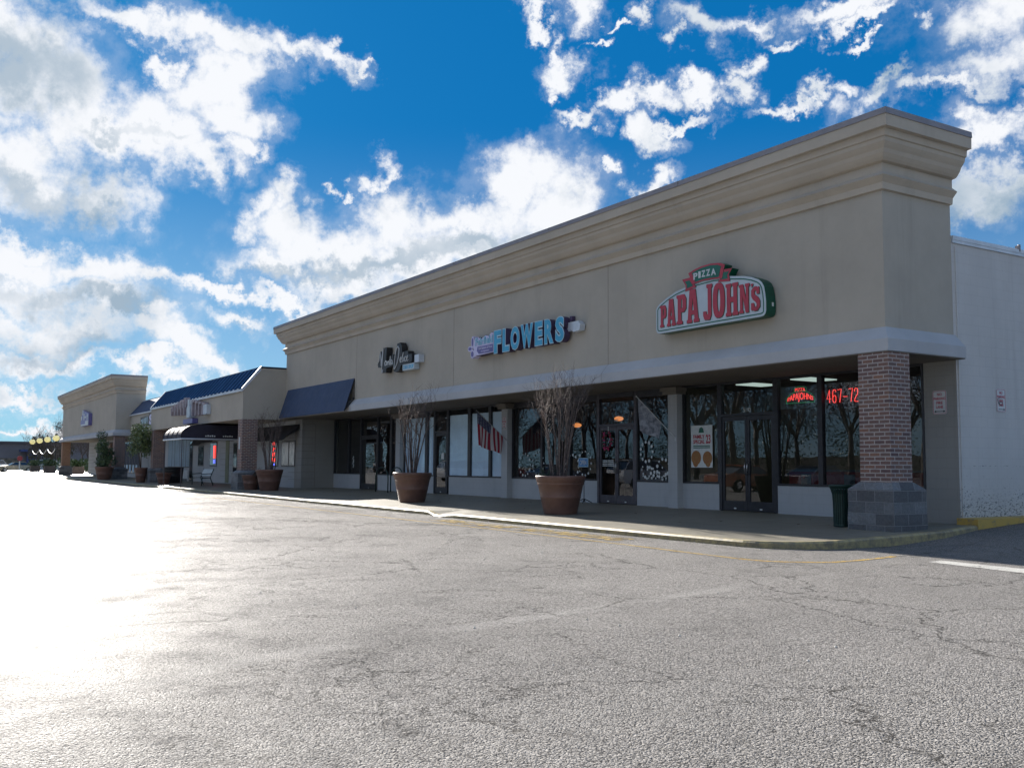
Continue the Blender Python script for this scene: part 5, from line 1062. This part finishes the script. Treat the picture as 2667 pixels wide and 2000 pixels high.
def leafy(mb, c, r_, n, rr, size=0.09, sq=(1, 1, 1)):
    for k in range(n):
        v = Vector((rr.gauss(0, 1), rr.gauss(0, 1), rr.gauss(0, 1))).normalized() * r_ * (rr.random() ** 0.4); v = Vector((v.x * sq[0], v.y * sq[1], v.z * sq[2])); p = Vector(c) + v
        a = Vector((rr.uniform(-1, 1), rr.uniform(-1, 1), rr.uniform(-1, 1))).normalized(); b_ = a.orthogonal().normalized(); s_ = size * rr.uniform(0.6, 1.3)
        mb.poly([p - a * s_ * 0.5, p + b_ * s_ * 0.28, p + a * s_ * 0.5, p - b_ * s_ * 0.28])
def potted_tree(loc, label, seed, H=3.1, crown=0.85, R1=0.62, plabel='', low=0.55, leaf='leaf'):
    pot('planter', loc, R1, R1 * 0.66, 0.92, plabel, 'planters with evergreen trees')
    rr = random.Random(seed); z0 = loc[2] + 0.8; t_ = thing('potted_tree', label, 'tree', (loc[0], loc[1], z0))
    b = MB()
    for k in range(4):
        a = rr.uniform(0, 6.28); b.tube([(loc[0] + 0.05 * math.cos(a), loc[1] + 0.05 * math.sin(a), z0), (loc[0] + 0.12 * math.cos(a), loc[1] + 0.12 * math.sin(a), z0 + 0.7), (loc[0] + 0.3 * math.cos(a), loc[1] + 0.3 * math.sin(a), z0 + 1.5)], [0.035, 0.028, 0.012], 6)
    b.done('trunk', mt['bark_d'], t_, smooth=True)
    b = MB()
    for k in range(16):
        a = rr.uniform(0, 6.28); q = crown * rr.uniform(0.2, 0.75)
        leafy(b, (loc[0] + q * math.cos(a), loc[1] + q * math.sin(a), z0 + low + (H - 1.0 - low) * rr.random()), 0.42, 170, rr, 0.13)
    b.done('crown', mt[leaf], t_)
potted_tree((-64.3, -2.88, 0.03), 'round dark evergreen tree in a planter before the farthest tan building', 3, 3.4, 0.95, 0.66, 'big dark planter holding the evergreen before the farthest building', 0.15)
potted_tree((-53.2, -2.55, 0.03), 'sunlit evergreen tree beside the left brick column of the blue roofed building', 5, 3.7, 0.72, 0.40, 'planter beside the left brick column holding a leafy evergreen', 1.1, 'leaf_y')
pot('planter', (-48.0, -2.3, 0.03), 0.46, 0.28, 0.66, 'small reddish planter in front of the left brick column', 'smaller brown planters')
pot('planter', (-49.2, -1.5, 0.06), 0.62, 0.52, 0.95, 'dark tub planter behind the small reddish one', None, 'black')

# ------------------------------------------------------------------ litter bin
BN = thing('litter_bin', 'dark green slatted metal bin beside the stone foot of the corner column', 'bin', (-1.09, 0.03, 0.094))
bx, by, bz = -1.09, 0.03, 0.094
b = MB()
for k in range(26):
    a = 2 * math.pi * k / 26; ca_, sa_ = math.cos(a), math.sin(a); t1 = Vector((-sa_, ca_, 0)) * 0.016
    prof = [(0.165, 0.03), (0.172, 0.45), (0.185, 0.62), (0.225, 0.74), (0.235, 0.765)]
    pts = [Vector((bx + r_ * ca_, by + r_ * sa_, bz + z)) for r_, z in prof]
    for p_, q_ in zip(pts[:-1], pts[1:]):
        nrm = Vector((ca_, sa_, 0)) * 0.004
        for s_ in (1,):
            b.poly([p_ - t1 + nrm, p_ + t1 + nrm, q_ + t1 + nrm, q_ - t1 + nrm]); b.poly([p_ - t1 - nrm, q_ - t1 - nrm, q_ + t1 - nrm, p_ + t1 - nrm])
            b.poly([p_ - t1 + nrm, q_ - t1 + nrm, q_ - t1 - nrm, p_ - t1 - nrm]); b.poly([p_ + t1 + nrm, p_ + t1 - nrm, q_ + t1 - nrm, q_ + t1 + nrm])
b.done('slats', mt['green_metal'], BN)
b = MB(); b.lathe([(0.17, 0.0), (0.175, 0.03), (0.165, 0.04)], (bx, by, bz), 28); b.done('base_ring', mt['green_metal'], BN, smooth=True)
b = MB(); b.lathe([(0.205, 0.72), (0.245, 0.765), (0.250, 0.785), (0.235, 0.80), (0.15, 0.80), (0.14, 0.77)], (bx, by, bz), 28, False, False); b.done('rim', mt['green_metal'], BN, smooth=True)
b = MB(); b.lathe([(0.14, 0.04), (0.155, 0.70)], (bx, by, bz), 24, True, False); b.done('liner', mt['black'], BN, smooth=True)

# ------------------------------------------------------------------ bicycle rack
b = MB()
for (xa, xb_, y) in ((-25.75, -24.55, 1.25), (-24.95, -23.8, 1.55)):
    w = (xb_ - xa) / 2; cx_ = (xa + xb_) / 2
    b.tube([(xa, y, 0.12)] + [(cx_ - w * math.cos(math.pi * k / 10), y, 0.70 + 0.42 * math.sin(math.pi * k / 10)) for k in range(11)] + [(xb_, y, 0.12)], 0.026, 8)
tag(b.done('bike_rack', mt['green_metal'], None, loc=(-24.8, 1.4, 0.13), smooth=True), 'dark green hoop bicycle rack in front of the left shop', 'bike rack')

# ------------------------------------------------------------------ OPEN sign on a stand
OS = thing('open_stand', 'blue OPEN sign on a thin black stand beside the nearest planter', 'sign stand', (-11.85, 1.72, 0.14))
ox, oy = -11.85, 1.72
b = MB(); b.tube([(ox, oy, 0.17), (ox, oy, 1.2)], 0.012, 6)
for k in range(4):
    a = math.pi / 4 + k * math.pi / 2; b.tube([(ox, oy, 0.27), (ox + 0.1 * math.cos(a), oy + 0.1 * math.sin(a), 0.22), (ox + 0.24 * math.cos(a), oy + 0.24 * math.sin(a), 0.15)], 0.012, 5)
b.done('stand', mt['black'], OS, smooth=True)
opb = M('open_blue', (0.03, 0.19, 0.46), 0.4, 0.05, 3)
b = MB(); b.box(ox - 0.235, ox + 0.235, oy - 0.03, oy - 0.012, 1.19, 1.455); b.done('panel', mt['cyan_rim'], OS)
b = MB(); b.box(ox - 0.215, ox + 0.215, oy - 0.034, oy - 0.030, 1.21, 1.435); b.done('panel_face', opb, OS)
face_text('OPEN', ox - 0.165, ox + 0.165, 1.25, 1.395, oy - 0.038, mt['white'], OS, bold=0.01)

# ------------------------------------------------------------------ flags
def flag(name, label, base, tip, t0, t1, fall0, fall1, mat, seed, narrow=0.0):
    t_ = thing(name, label, 'flag', base); B_, T_ = Vector(base), Vector(tip)
    b = MB(); b.tube([B_, T_], 0.012, 6); b.ball(T_, 0.022, 1); b.box(B_.x - 0.03, B_.x + 0.03, B_.y - 0.02, B_.y + 0.04, B_.z - 0.06, B_.z + 0.04); b.done('pole', mt['white'] if name == 'garden_flag' else mt['metal'], t_, smooth=False)
    b = MB(); rr = random.Random(seed); NU, NV = 27, 20; G = []
    bm_ = b.bm; uvs = {}
    for j in range(NV + 1):
        row = []
        for i in range(NU + 1):
            u = i / NU; v = j / NV; p = T_.lerp(B_, t0 + (t1 - t0) * u); fall = fall0 * (1 - u) + fall1 * u
            off = 0.05 * math.sin(u * 9 + v * 1.5) * v + 0.02 * math.sin(u * 23) * v
            q = p + Vector((off * 0.4 + narrow * v * (0.5 - u), off, -fall * v)); vt = bm_.verts.new(q); uvs[vt] = (u, v); row.append(vt)
        G.append(row)
    uvl = bm_.loops.layers.uv.new('UVMap')
    for j in range(NV):
        for i in range(NU):
            f = bm_.faces.new((G[j][i], G[j][i + 1], G[j + 1][i + 1], G[j + 1][i]))
            for lp in f.loops: lp[uvl].uv = uvs[lp.vert]
    b.done('cloth', mat, t_, smooth=True); return t_
m, t, bs_, out = newmat('stars_and_stripes')
uv = nn(t, 'ShaderNodeUVMap'); sp = nn(t, 'ShaderNodeSeparateXYZ', {0: uv.outputs[0]})
stripe = mth(t, 'GREATER_THAN', mth(t, 'FRACT', mth(t, 'MULTIPLY', sp.outputs[0], 6.5)), 0.5)
canton = mth(t, 'MULTIPLY', mth(t, 'LESS_THAN', sp.outputs[1], 0.36), mth(t, 'LESS_THAN', sp.outputs[0], 0.54))
su = mth(t, 'ABSOLUTE', mth(t, 'SUBTRACT', mth(t, 'FRACT', mth(t, 'MULTIPLY', sp.outputs[0], 15)), 0.5)); sv = mth(t, 'ABSOLUTE', mth(t, 'SUBTRACT', mth(t, 'FRACT', mth(t, 'MULTIPLY', sp.outputs[1], 22)), 0.5))
star = mth(t, 'LESS_THAN', mth(t, 'ADD', su, sv), 0.24)
c0 = mixc(t, stripe, (0.33, 0.03, 0.055), (0.60, 0.58, 0.60)); cc = mixc(t, star, (0.035, 0.045, 0.12), (0.6, 0.6, 0.62))
setv(bs_, 'Base Color', mixc(t, canton, c0, cc), t); bs_.inputs['Roughness'].default_value = 0.8
trn = nn(t, 'ShaderNodeBsdfTranslucent', {0: mixc(t, canton, c0, cc)}); mx = nn(t, 'ShaderNodeMixShader', {0: 0.3, 1: bs_.outputs[0], 2: trn.outputs[0]}); t.links.new(mx.outputs[0], out.inputs[0])
flag('national_flag', 'red, white and blue striped flag on an angled pole by the white blinds', (-16.49, 2.02, 1.96), (-16.62, 0.78, 3.03), 0.02, 0.78, 1.12, 0.62, m, 1)
gm = M('floral_flag_cloth', (0.33, 0.35, 0.40), 0.8, 0.5, 6, second=(0.10, 0.11, 0.14))
flag('garden_flag', 'grey floral banner on an angled pole by the second white pillar', (-8.02, 1.92, 1.95), (-8.42, 0.92, 3.04), 0.04, 0.62, 0.85, 0.45, gm, 2)

# ------------------------------------------------------------------ wreath on the shop door
WR = thing('wreath', 'pink and red flower wreath hanging on the glass door', 'wreath', (-11.18, SY - 0.02, 1.95)); rr = random.Random(6)
wm = [M('pink_petals', (0.42, 0.045, 0.15), 0.7, 0.4, 20), M('red_petals', (0.28, 0.012, 0.05), 0.7, 0.4, 20), M('wreath_leaf', (0.03, 0.06, 0.03), 0.7, 0.4, 20)]
for q, nm in enumerate(('pink_flowers', 'red_flowers', 'leaves')):
    b = MB()
    for k in range(22):
        a = rr.uniform(0, 6.28); r_ = 0.19 + rr.uniform(-0.055, 0.055); b.ball((-11.18 + r_ * math.cos(a), SY - 0.03 - 0.03 * rr.random(), 1.95 + 1.2 * r_ * math.sin(a)), rr.uniform(0.018, 0.04), 1)
    b.done(nm, wm[q], WR)
b = MB(); b.box(-11.19, -11.17, SY - 0.008, SY - 0.003, 2.15, 2.37); b.done('hanger', mt['paper'], WR)

# ------------------------------------------------------------------ bench
BE = thing('bench', 'green metal bench with a pale advert back under the curved awning', 'bench', (-42.5, -1.4, 0.05))
b = MB()
for x in (-43.6, -41.6): 
    b.tube([(x, -1.75, 0.04), (x, -1.72, 0.45), (x, -1.3, 0.47), (x, -1.12, 0.95)], 0.025, 6); b.tube([(x, -1.72, 0.45), (x, -1.78, 0.66), (x, -1.2, 0.70)], 0.022, 6); b.tube([(x, -1.3, 0.47), (x, -1.12, 0.04)], 0.025, 6)
b.done('frame', mt['green_metal'], BE, smooth=True)
b = MB()
for k in range(5): b.box(-43.6, -41.6, -1.72 + 0.09 * k, -1.65 + 0.09 * k, 0.46, 0.48)
b.done('seat', mt['green_metal'], BE)
b = MB(); b.obox((-42.6, -1.20, 0.76), (0.98, 0, 0), (0, 0.012, 0), (0, 0.075, 0.17)); b.done('backrest', mt['white_sign'], BE)

# ------------------------------------------------------------------ cars
def car(loc, rot, colour, label, group, kind='sedan', name='parked_car'):
    t_ = bpy.data.objects.new(name, None); COL.objects.link(t_); tag(t_, label, 'car', group); ORG[t_.name] = Vector((0, 0, 0))
    Lc, Wc = (4.7, 0.9) if kind == 'sedan' else (4.8, 0.94); hh = 1.42 if kind == 'sedan' else 1.72
    low = [(-2.35, 0.35), (-2.33, 0.62), (-2.25, 0.80), (-1.4, 0.92), (-0.9, 0.95), (1.25, 0.98), (2.0, 0.95), (2.3, 0.88), (2.35, 0.55), (2.32, 0.32)] if kind == 'sedan' else [(-2.4, 0.4), (-2.38, 0.8), (-2.25, 1.0), (-1.3, 1.08), (1.9, 1.12), (2.32, 1.1), (2.4, 0.7), (2.38, 0.38)]
    roof = [(-0.95, 0.95), (-0.25, hh - 0.06), (0.3, hh), (0.95, hh - 0.05), (1.75, 0.97)] if kind == 'sedan' else [(-1.15, 1.08), (-0.55, hh - 0.08), (0.2, hh), (1.7, hh - 0.04), (2.2, 1.12)]
    def shell(prof, w0, w1, zb, zt):
        b = MB(); a = []; c = []
        for x, z in prof:
            f = (z - zb) / max(1e-6, zt - zb); w = w0 + (w1 - w0) * f; a.append(b.bm.verts.new((x, -w, z))); c.append(b.bm.verts.new((x, w, z)))
        n = len(a)
        for i in range(n - 1): b.bm.faces.new((a[i], a[i + 1], c[i + 1], c[i]))
        b.bm.faces.new((a[-1], a[0], c[0], c[-1])); b.bm.faces.new(a[::-1]); b.bm.faces.new(c); return b
    arch = []
    for cx_ in (1.45, -1.45):
        arch += [(cx_ + 0.38, 0.28)] + [(cx_ + 0.38 * math.cos(math.pi * k / 8), 0.33 + 0.38 * math.sin(math.pi * k / 8)) for k in range(9)] + [(cx_ - 0.38, 0.28)]
    prof = low + [(2.2, 0.28)] + arch + [(-2.2, 0.28)]
    b = shell(prof, Wc, Wc - 0.03, 0.28, 1.0)
    body = b.done('body', colour, t_, bevel=0.03, local=True, smooth=False)
    b = shell(roof, Wc - 0.06, Wc - 0.24, 0.95, hh); b.done('cabin', mt['mirror'], t_, local=True)
    b = MB(); r2 = [(x, z) for x, z in roof if z > hh - 0.1]
    b.prism([(r2[0][0] - 0.08, -0.68, hh - 0.05), (r2[-1][0] + 0.08, -0.68, hh - 0.05), (r2[-1][0] + 0.08, 0.68, hh - 0.05), (r2[0][0] - 0.08, 0.68, hh - 0.05)], (0, 0, 0.065))
    for s_ in (-1, 1):
        for (xa, za), (xb_, zb_) in ((roof[0], roof[1]), (roof[-1], roof[-2]), ((0.4, 0.95), (0.4, hh - 0.03))):
            b.tube([(xa, s_ * (Wc - 0.06), za), (xb_, s_ * (Wc - 0.24), zb_)], 0.03, 4)
    b.done('roof', colour, t_, local=True)
    for cx_ in (1.45, -1.45):
        for s_ in (-1, 1):
            b = MB(); b.tube([(cx_, s_ * (Wc - 0.20), 0.33), (cx_, s_ * (Wc + 0.0), 0.33)], 0.33, 18); w = b.done('wheel', mt['rubber'], t_, local=True)
            b = MB(); b.tube([(cx_, s_ * (Wc - 0.05), 0.33), (cx_, s_ * (Wc + 0.008), 0.33)], 0.20, 10); b.done('rim', mt['metal'], w, local=True)
    for s_ in (-1, 1):
        b = MB(); b.ball((-2.27, s_ * 0.66, 0.68), 0.12, 1, (0.5, 1.3, 0.7)); b.done('headlight', mt['trim'], t_, local=True)
        b = MB(); b.ball((2.28, s_ * 0.70, 0.80), 0.11, 1, (0.5, 1.2, 0.8)); b.done('tail_light', mt['red'], t_, local=True)
    t_.location = loc; t_.rotation_euler = (0, 0, R(rot)); return t_
def paint(name, c, metal=0.3): 
    m_ = M(name, c, 0.28, 0.03, 1, metal=metal, coord='obj'); m_.node_tree.nodes['Principled BSDF'].inputs['Coat Weight'].default_value = 0.8; return m_
P = {'gold': paint('beige_car_paint', (0.34, 0.29, 0.21)), 'white': paint('white_car_paint', (0.7, 0.7, 0.7), 0), 'silver': paint('silver_car_paint', (0.45, 0.46, 0.48), 0.6), 'red': paint('red_car_paint', (0.28, 0.02, 0.02)), 'orange': paint('copper_car_paint', (0.42, 0.13, 0.06)), 'navy': paint('navy_car_paint', (0.02, 0.03, 0.08)), 'black': paint('black_car_paint', (0.02, 0.02, 0.02))}
GC = 'cars parked in the lot'
car((-139, -2.0, -0.1), 97 - 0, P['gold'], 'beige sedan parked at the far left edge, seen from its side', 'cars parked beyond the shops')
car((-143, 1.6, -0.1), 100, P['white'], 'white car behind the beige sedan beside the lamps', 'cars parked beyond the shops', 'suv')
car((-150, 5.0, -0.1), 95, P['silver'], 'silver car farther back between the lamp posts', 'cars parked beyond the shops')
car((-152, -4.4, -0.1), 95, P['white'], 'white car cut by the left edge of the picture', 'cars parked beyond the shops', 'suv')
# the other side of the parking lot, seen only in the shop windows
for x, y, rot_, c_, lb, kd in ((-23.0, -20.5, 85, 'silver', 'silver sedan across the parking lot, mirrored in the corner shop window', 'sedan'), (-28.5, -20.8, 92, 'orange', 'copper sedan across the parking lot beside the silver one', 'sedan'), (-37, -20.3, 88, 'white', 'white wagon across the lot, mirrored in the shop door', 'suv'),
                          (-47, -20.6, 90, 'navy', 'navy sedan across the lot', 'sedan'), (-60, -20.2, 90, 'white', 'white wagon across the lot, mirrored in the white blinds', 'suv'), (-18.5, -27, 90, 'black', 'black sedan in the second row across the lot', 'sedan'), (-66, -27, 90, 'red', 'red wagon in the second row across the lot', 'suv')):
    car((x, y, -0.1), rot_, P[c_], lb, GC, kd)

# ------------------------------------------------------------------ lamps, planter boxes and things beyond the row
LM = None; specs = [(-116.6, 0.2), (-124.4, 0.15), (-132.6, 0.15), (-140.6, 0.1)]; lbl = ['nearest', 'second nearest', 'third nearest', 'farthest']
t_ = thing('lamp_post', 'nearest black lamp post with a yellow globe beyond the last building', 'lamp post', (specs[0][0], specs[0][1], -0.02), 'black lamp posts with yellow globes'); LM = t_
x, y = specs[0]
b = MB(); b.lathe([(0.22, 0.0), (0.22, 0.12), (0.12, 0.3), (0.075, 0.6), (0.06, 3.6), (0.09, 3.65), (0.16, 3.78)], (x, y, -0.02), 12); b.done('post', mt['black'], t_, smooth=True)
b = MB(); b.ball((x, y, 4.15), 0.38, 3, (1, 1, 0.95)); b.done('globe', mt['globe'], t_, smooth=True)
b = MB(); b.lathe([(0.16, 4.48), (0.12, 4.58), (0.03, 4.72)], (x, y, 0), 10); b.done('finial', mt['black'], t_, smooth=True)
for i, (x, y) in enumerate(specs[1:]):
    c_ = copy_tree(t_); c_.location = (x, y, -0.04); c_['label'] = lbl[i + 1] + ' black lamp post with a yellow globe beyond the last building'
b = MB()
for (xa, ya), (xb_, yb_) in zip(specs[:-1], specs[1:]):
    pts = [(xa + (xb_ - xa) * k / 8, ya + (yb_ - ya) * k / 8, 3.0 - 0.65 * math.sin(math.pi * k / 8)) for k in range(9)]; b.tube(pts, 0.05, 5)
tag(b.done('garland', mt['white'], None, loc=(-128, 0.1, 2.6)), 'pale garlands strung between the four lamp posts', 'garland')
for x, y, lb in ((-128.5, -0.7, 'wooden planter box under the middle lamps'), (-112.5, -0.9, 'wooden planter box just left of the sunlit brick column'), (-99.0, 0.2, 'slatted box planter behind the sunlit brick column')):
    t_ = thing('planter_box', lb, 'planter', (x, y, -0.05), 'wooden planter boxes'); b = MB(); b.box(x - 0.8, x + 0.8, y - 0.55, y + 0.55, -0.05, 0.85); b.done('box', mt['bark_d'], t_)
    b = MB(); rr = random.Random(int(-x)); 
    for k in range(5): leafy(b, (x + rr.uniform(-.6, .6), y + rr.uniform(-.4, .4), 1.15), 0.5, 110, rr, 0.22)
    b.done('foliage', mt['leaf'], t_)
FBD = thing('far_building', 'low grey far building with a flat roof and a blue entrance canopy', 'building', (-195, 0, -0.1))
b = MB(); b.box(-235, -190, -35, 26, -0.1, 4.75); b.done('wall', M('far_wall', (0.20, 0.19, 0.20), 0.85, 0.1, 0.3), FBD)
b = MB(); b.box(-235.5, -189.5, -35.5, 26.5, 4.752, 5.1); b.done('roof_edge', M('far_roof', (0.13, 0.12, 0.13), 0.8, 0.1, 0.3), FBD)
b = MB(); b.box(-189.9, -187.5, 3.0, 6.0, 3.2, 3.6); b.box(-189.95, -189.0, 4.2, 5.9, -0.1, 3.2); b.done('blue_entrance', M('blue_cladding', (0.04, 0.07, 0.20), 0.5, 0.1, 1), FBD)
b = MB(); b.box(-189.95, -189.7, -4, 3.0, -0.1, 2.0); b.done('dark_glazing', mt['mirror'], FBD)
SPT = thing('sign_post', 'short pale post with a small round sign before the beige sedan', 'sign', (-128, -2.55, -0.1)); b = MB(); b.tube([(-128, -2.55, -0.1), (-128, -2.55, 1.45)], 0.07, 6); b.done('post', mt['white'], SPT); b = MB(); b.tube([(-128, -2.55, 1.75), (-127.9, -2.55, 1.75)], 0.33, 12); b.done('disc', mt['red'], SPT)
# trees
def bare_tree(name, loc, H, seed, label, group, mat='bark_d', spread=0.6, depth=5):
    rr = random.Random(seed); t_ = thing(name, label, 'tree', loc, group); L0 = Vector(loc)
    b = MB(); b.tube([L0, L0 + Vector((0.05, 0, H * 0.15)), L0 + Vector((0.1, 0.05, H * 0.32))], [H * 0.024, H * 0.019, H * 0.015], 8); b.done('trunk', mt[mat], t_, smooth=True)
    b = MB(); top = L0 + Vector((0.1, 0.05, H * 0.32))
    for k in range(5):
        a = 2 * math.pi * k / 5 + rr.random(); branch(b, top - Vector((0, 0, H * 0.04 * rr.random())), Vector((math.cos(a) * 0.7, math.sin(a) * 0.7, 1)).normalized(), H * 0.26, H * 0.010, depth, rr, 0, 0.012, 0.4, 5, (2, 3), 0.66, spread)
    for k in range(34):
        a = rr.uniform(0, 6.28); q = H * 0.30 * rr.random() ** 0.6; leafy(b, L0 + Vector((q * math.cos(a), q * math.sin(a), H * rr.uniform(0.42, 0.92) - q * 0.25)), H * 0.10, 70, rr, 0.16)
    b.done('crown', mt[mat], t_); return t_
GT = 'bare trees beyond the shops'
tb = bare_tree('bare_tree', (-163, 7.5, -0.1), 9.0, 21, 'purplish bare tree behind the lamp posts', GT)
for i, (x, y, s_, r_, lb) in enumerate(((-168, 10.5, 0.95, 1.3, 'bare tree right of the lamp posts beside the last building'), (-158, 12.5, 0.9, 2.6, 'bare tree seen under the roof of the last building'), (-172, 4.6, 0.8, 4.0, 'shorter bare tree behind the second lamp'), (-150, 15, 0.9, 5.0, 'bare tree showing through the far brick opening'), (-166, 6.2, 0.72, 2.0, 'low bare tree between the second and third lamps'), (-170, 13.5, 1.0, 0.4, 'tallest bare tree, half hidden by the farthest tan building'), (-155, 9.6, 0.8, 3.3, 'bare tree directly behind the nearest lamp'))):
    c_ = copy_tree(tb); c_.location = (x, y, -0.1); c_.scale = (s_, s_, s_); c_.rotation_euler = (0, 0, r_); c_['label'] = lb
t_ = thing('evergreen_tree', 'dull green tree above the far building roof', 'tree', (-176, 6.8, -0.1)); rr = random.Random(31); b = MB(); b.tube([(-176, 6.8, -0.1), (-176, 6.8, 3)], 0.2, 6); b.done('trunk', mt['bark_d'], t_)
b = MB()
for k in range(22): leafy(b, (-176 + rr.uniform(-2.5, 2.5), 6.8 + rr.uniform(-3.2, 3.2), rr.uniform(2.2, 5.4)), 1.0, 70, rr, 0.5)
b.done('crown', M('dull_foliage', (0.06, 0.06, 0.035), 0.7, 0.5, 1), t_)
b = MB(); rr = random.Random(41)
for k in range(60): leafy(b, (-100 - 45 * rr.random(), 2.0 + 10 * rr.random(), 0.6 + 0.5 * rr.random()), 0.9, 45, rr, 0.35)
tag(b.done('hedge', mt['leaf'], None, loc=(-120, 6, 0)), 'low dark hedge and shrubs behind the lamp posts', 'hedge', kind='stuff')
# trees across the lot, seen only as reflections
GR = 'bare trees across the parking lot'
for i in range(60):
    x = 5 - 4.3 * i; y = -50 - 7 * ((i * 7) % 5); s_ = 1.45 + 0.14 * ((i * 5) % 4)
    c_ = copy_tree(tb); c_.location = (x, y, -0.1); c_.scale = (s_, s_, s_ * 1.15); c_.rotation_euler = (0, 0, i * 1.7); c_['label'] = 'bare tree across the parking lot, seen only in the shop windows'; c_['group'] = GR
b = MB(); rr = random.Random(51)
for k in range(190): leafy(b, (20 - 290 * rr.random(), -90 + rr.uniform(-6, 6), rr.uniform(1.5, 13.5) * rr.uniform(0.7, 1)), 2.8, 380, rr, 0.32)
tag(b.done('tree_line', mt['leaf'], None, loc=(-100, -90, 0)), 'dense dark tree line across the parking lot', 'trees', kind='stuff')
b = MB(); b.box(-170, 40, -106, -105, -0.1, 3.0); wl = b.done('far_shop_row', M('far_row', (0.10, 0.09, 0.08), 0.8, 0.2, 0.2), None, loc=(-60, -95, -0.1)); tag(wl, 'low brown building across the parking lot', 'building')
# pebbles and crumbs of asphalt on the road
rr = random.Random(77); pm = M('pale_pebble', (0.5, 0.48, 0.44), 0.8, 0.3, 9)
b = MB()
for k in range(130):
    x = rr.uniform(-12, 9.5); y = rr.uniform(-12.5, -3.7); 
    if x > 3: y = rr.uniform(-12.5, -3.2)
    b.ball((x, y, gh(x, y) + 0.003), rr.uniform(0.005, 0.014), 1, (1, 1, 0.6))
for k in range(90):
    x = rr.uniform(-30, 0.5); b.ball((x, -3.53 - abs(rr.gauss(0, 0.05)), gh(x, -3.5) + 0.004), rr.uniform(0.006, 0.018), 1, (1, 1, 0.6))
tag(b.done('pebbles', pm), 'pale crumbs of stone scattered on the asphalt', 'pebbles', kind='stuff')
lm = M('dead_leaf', (0.10, 0.07, 0.045), 0.8, 0.4, 9); b = MB()
for k in range(80):
    x = rr.uniform(-30, -10) if k % 3 else rr.uniform(-20, -1); y = rr.uniform(-1.5, 1.9); a = rr.uniform(0, 6.28); s_ = rr.uniform(0.02, 0.05); z = zs(y) + 0.006
    b.poly([(x + s_ * math.cos(a + q), y + s_ * math.sin(a + q) * 0.8, z + 0.01 * (q_ % 2)) for q_, q in enumerate((0, 1.4, 3.0, 4.6))])
tag(b.done('fallen_leaves', lm), 'dead leaves scattered along the sidewalk', 'leaves', kind='stuff')
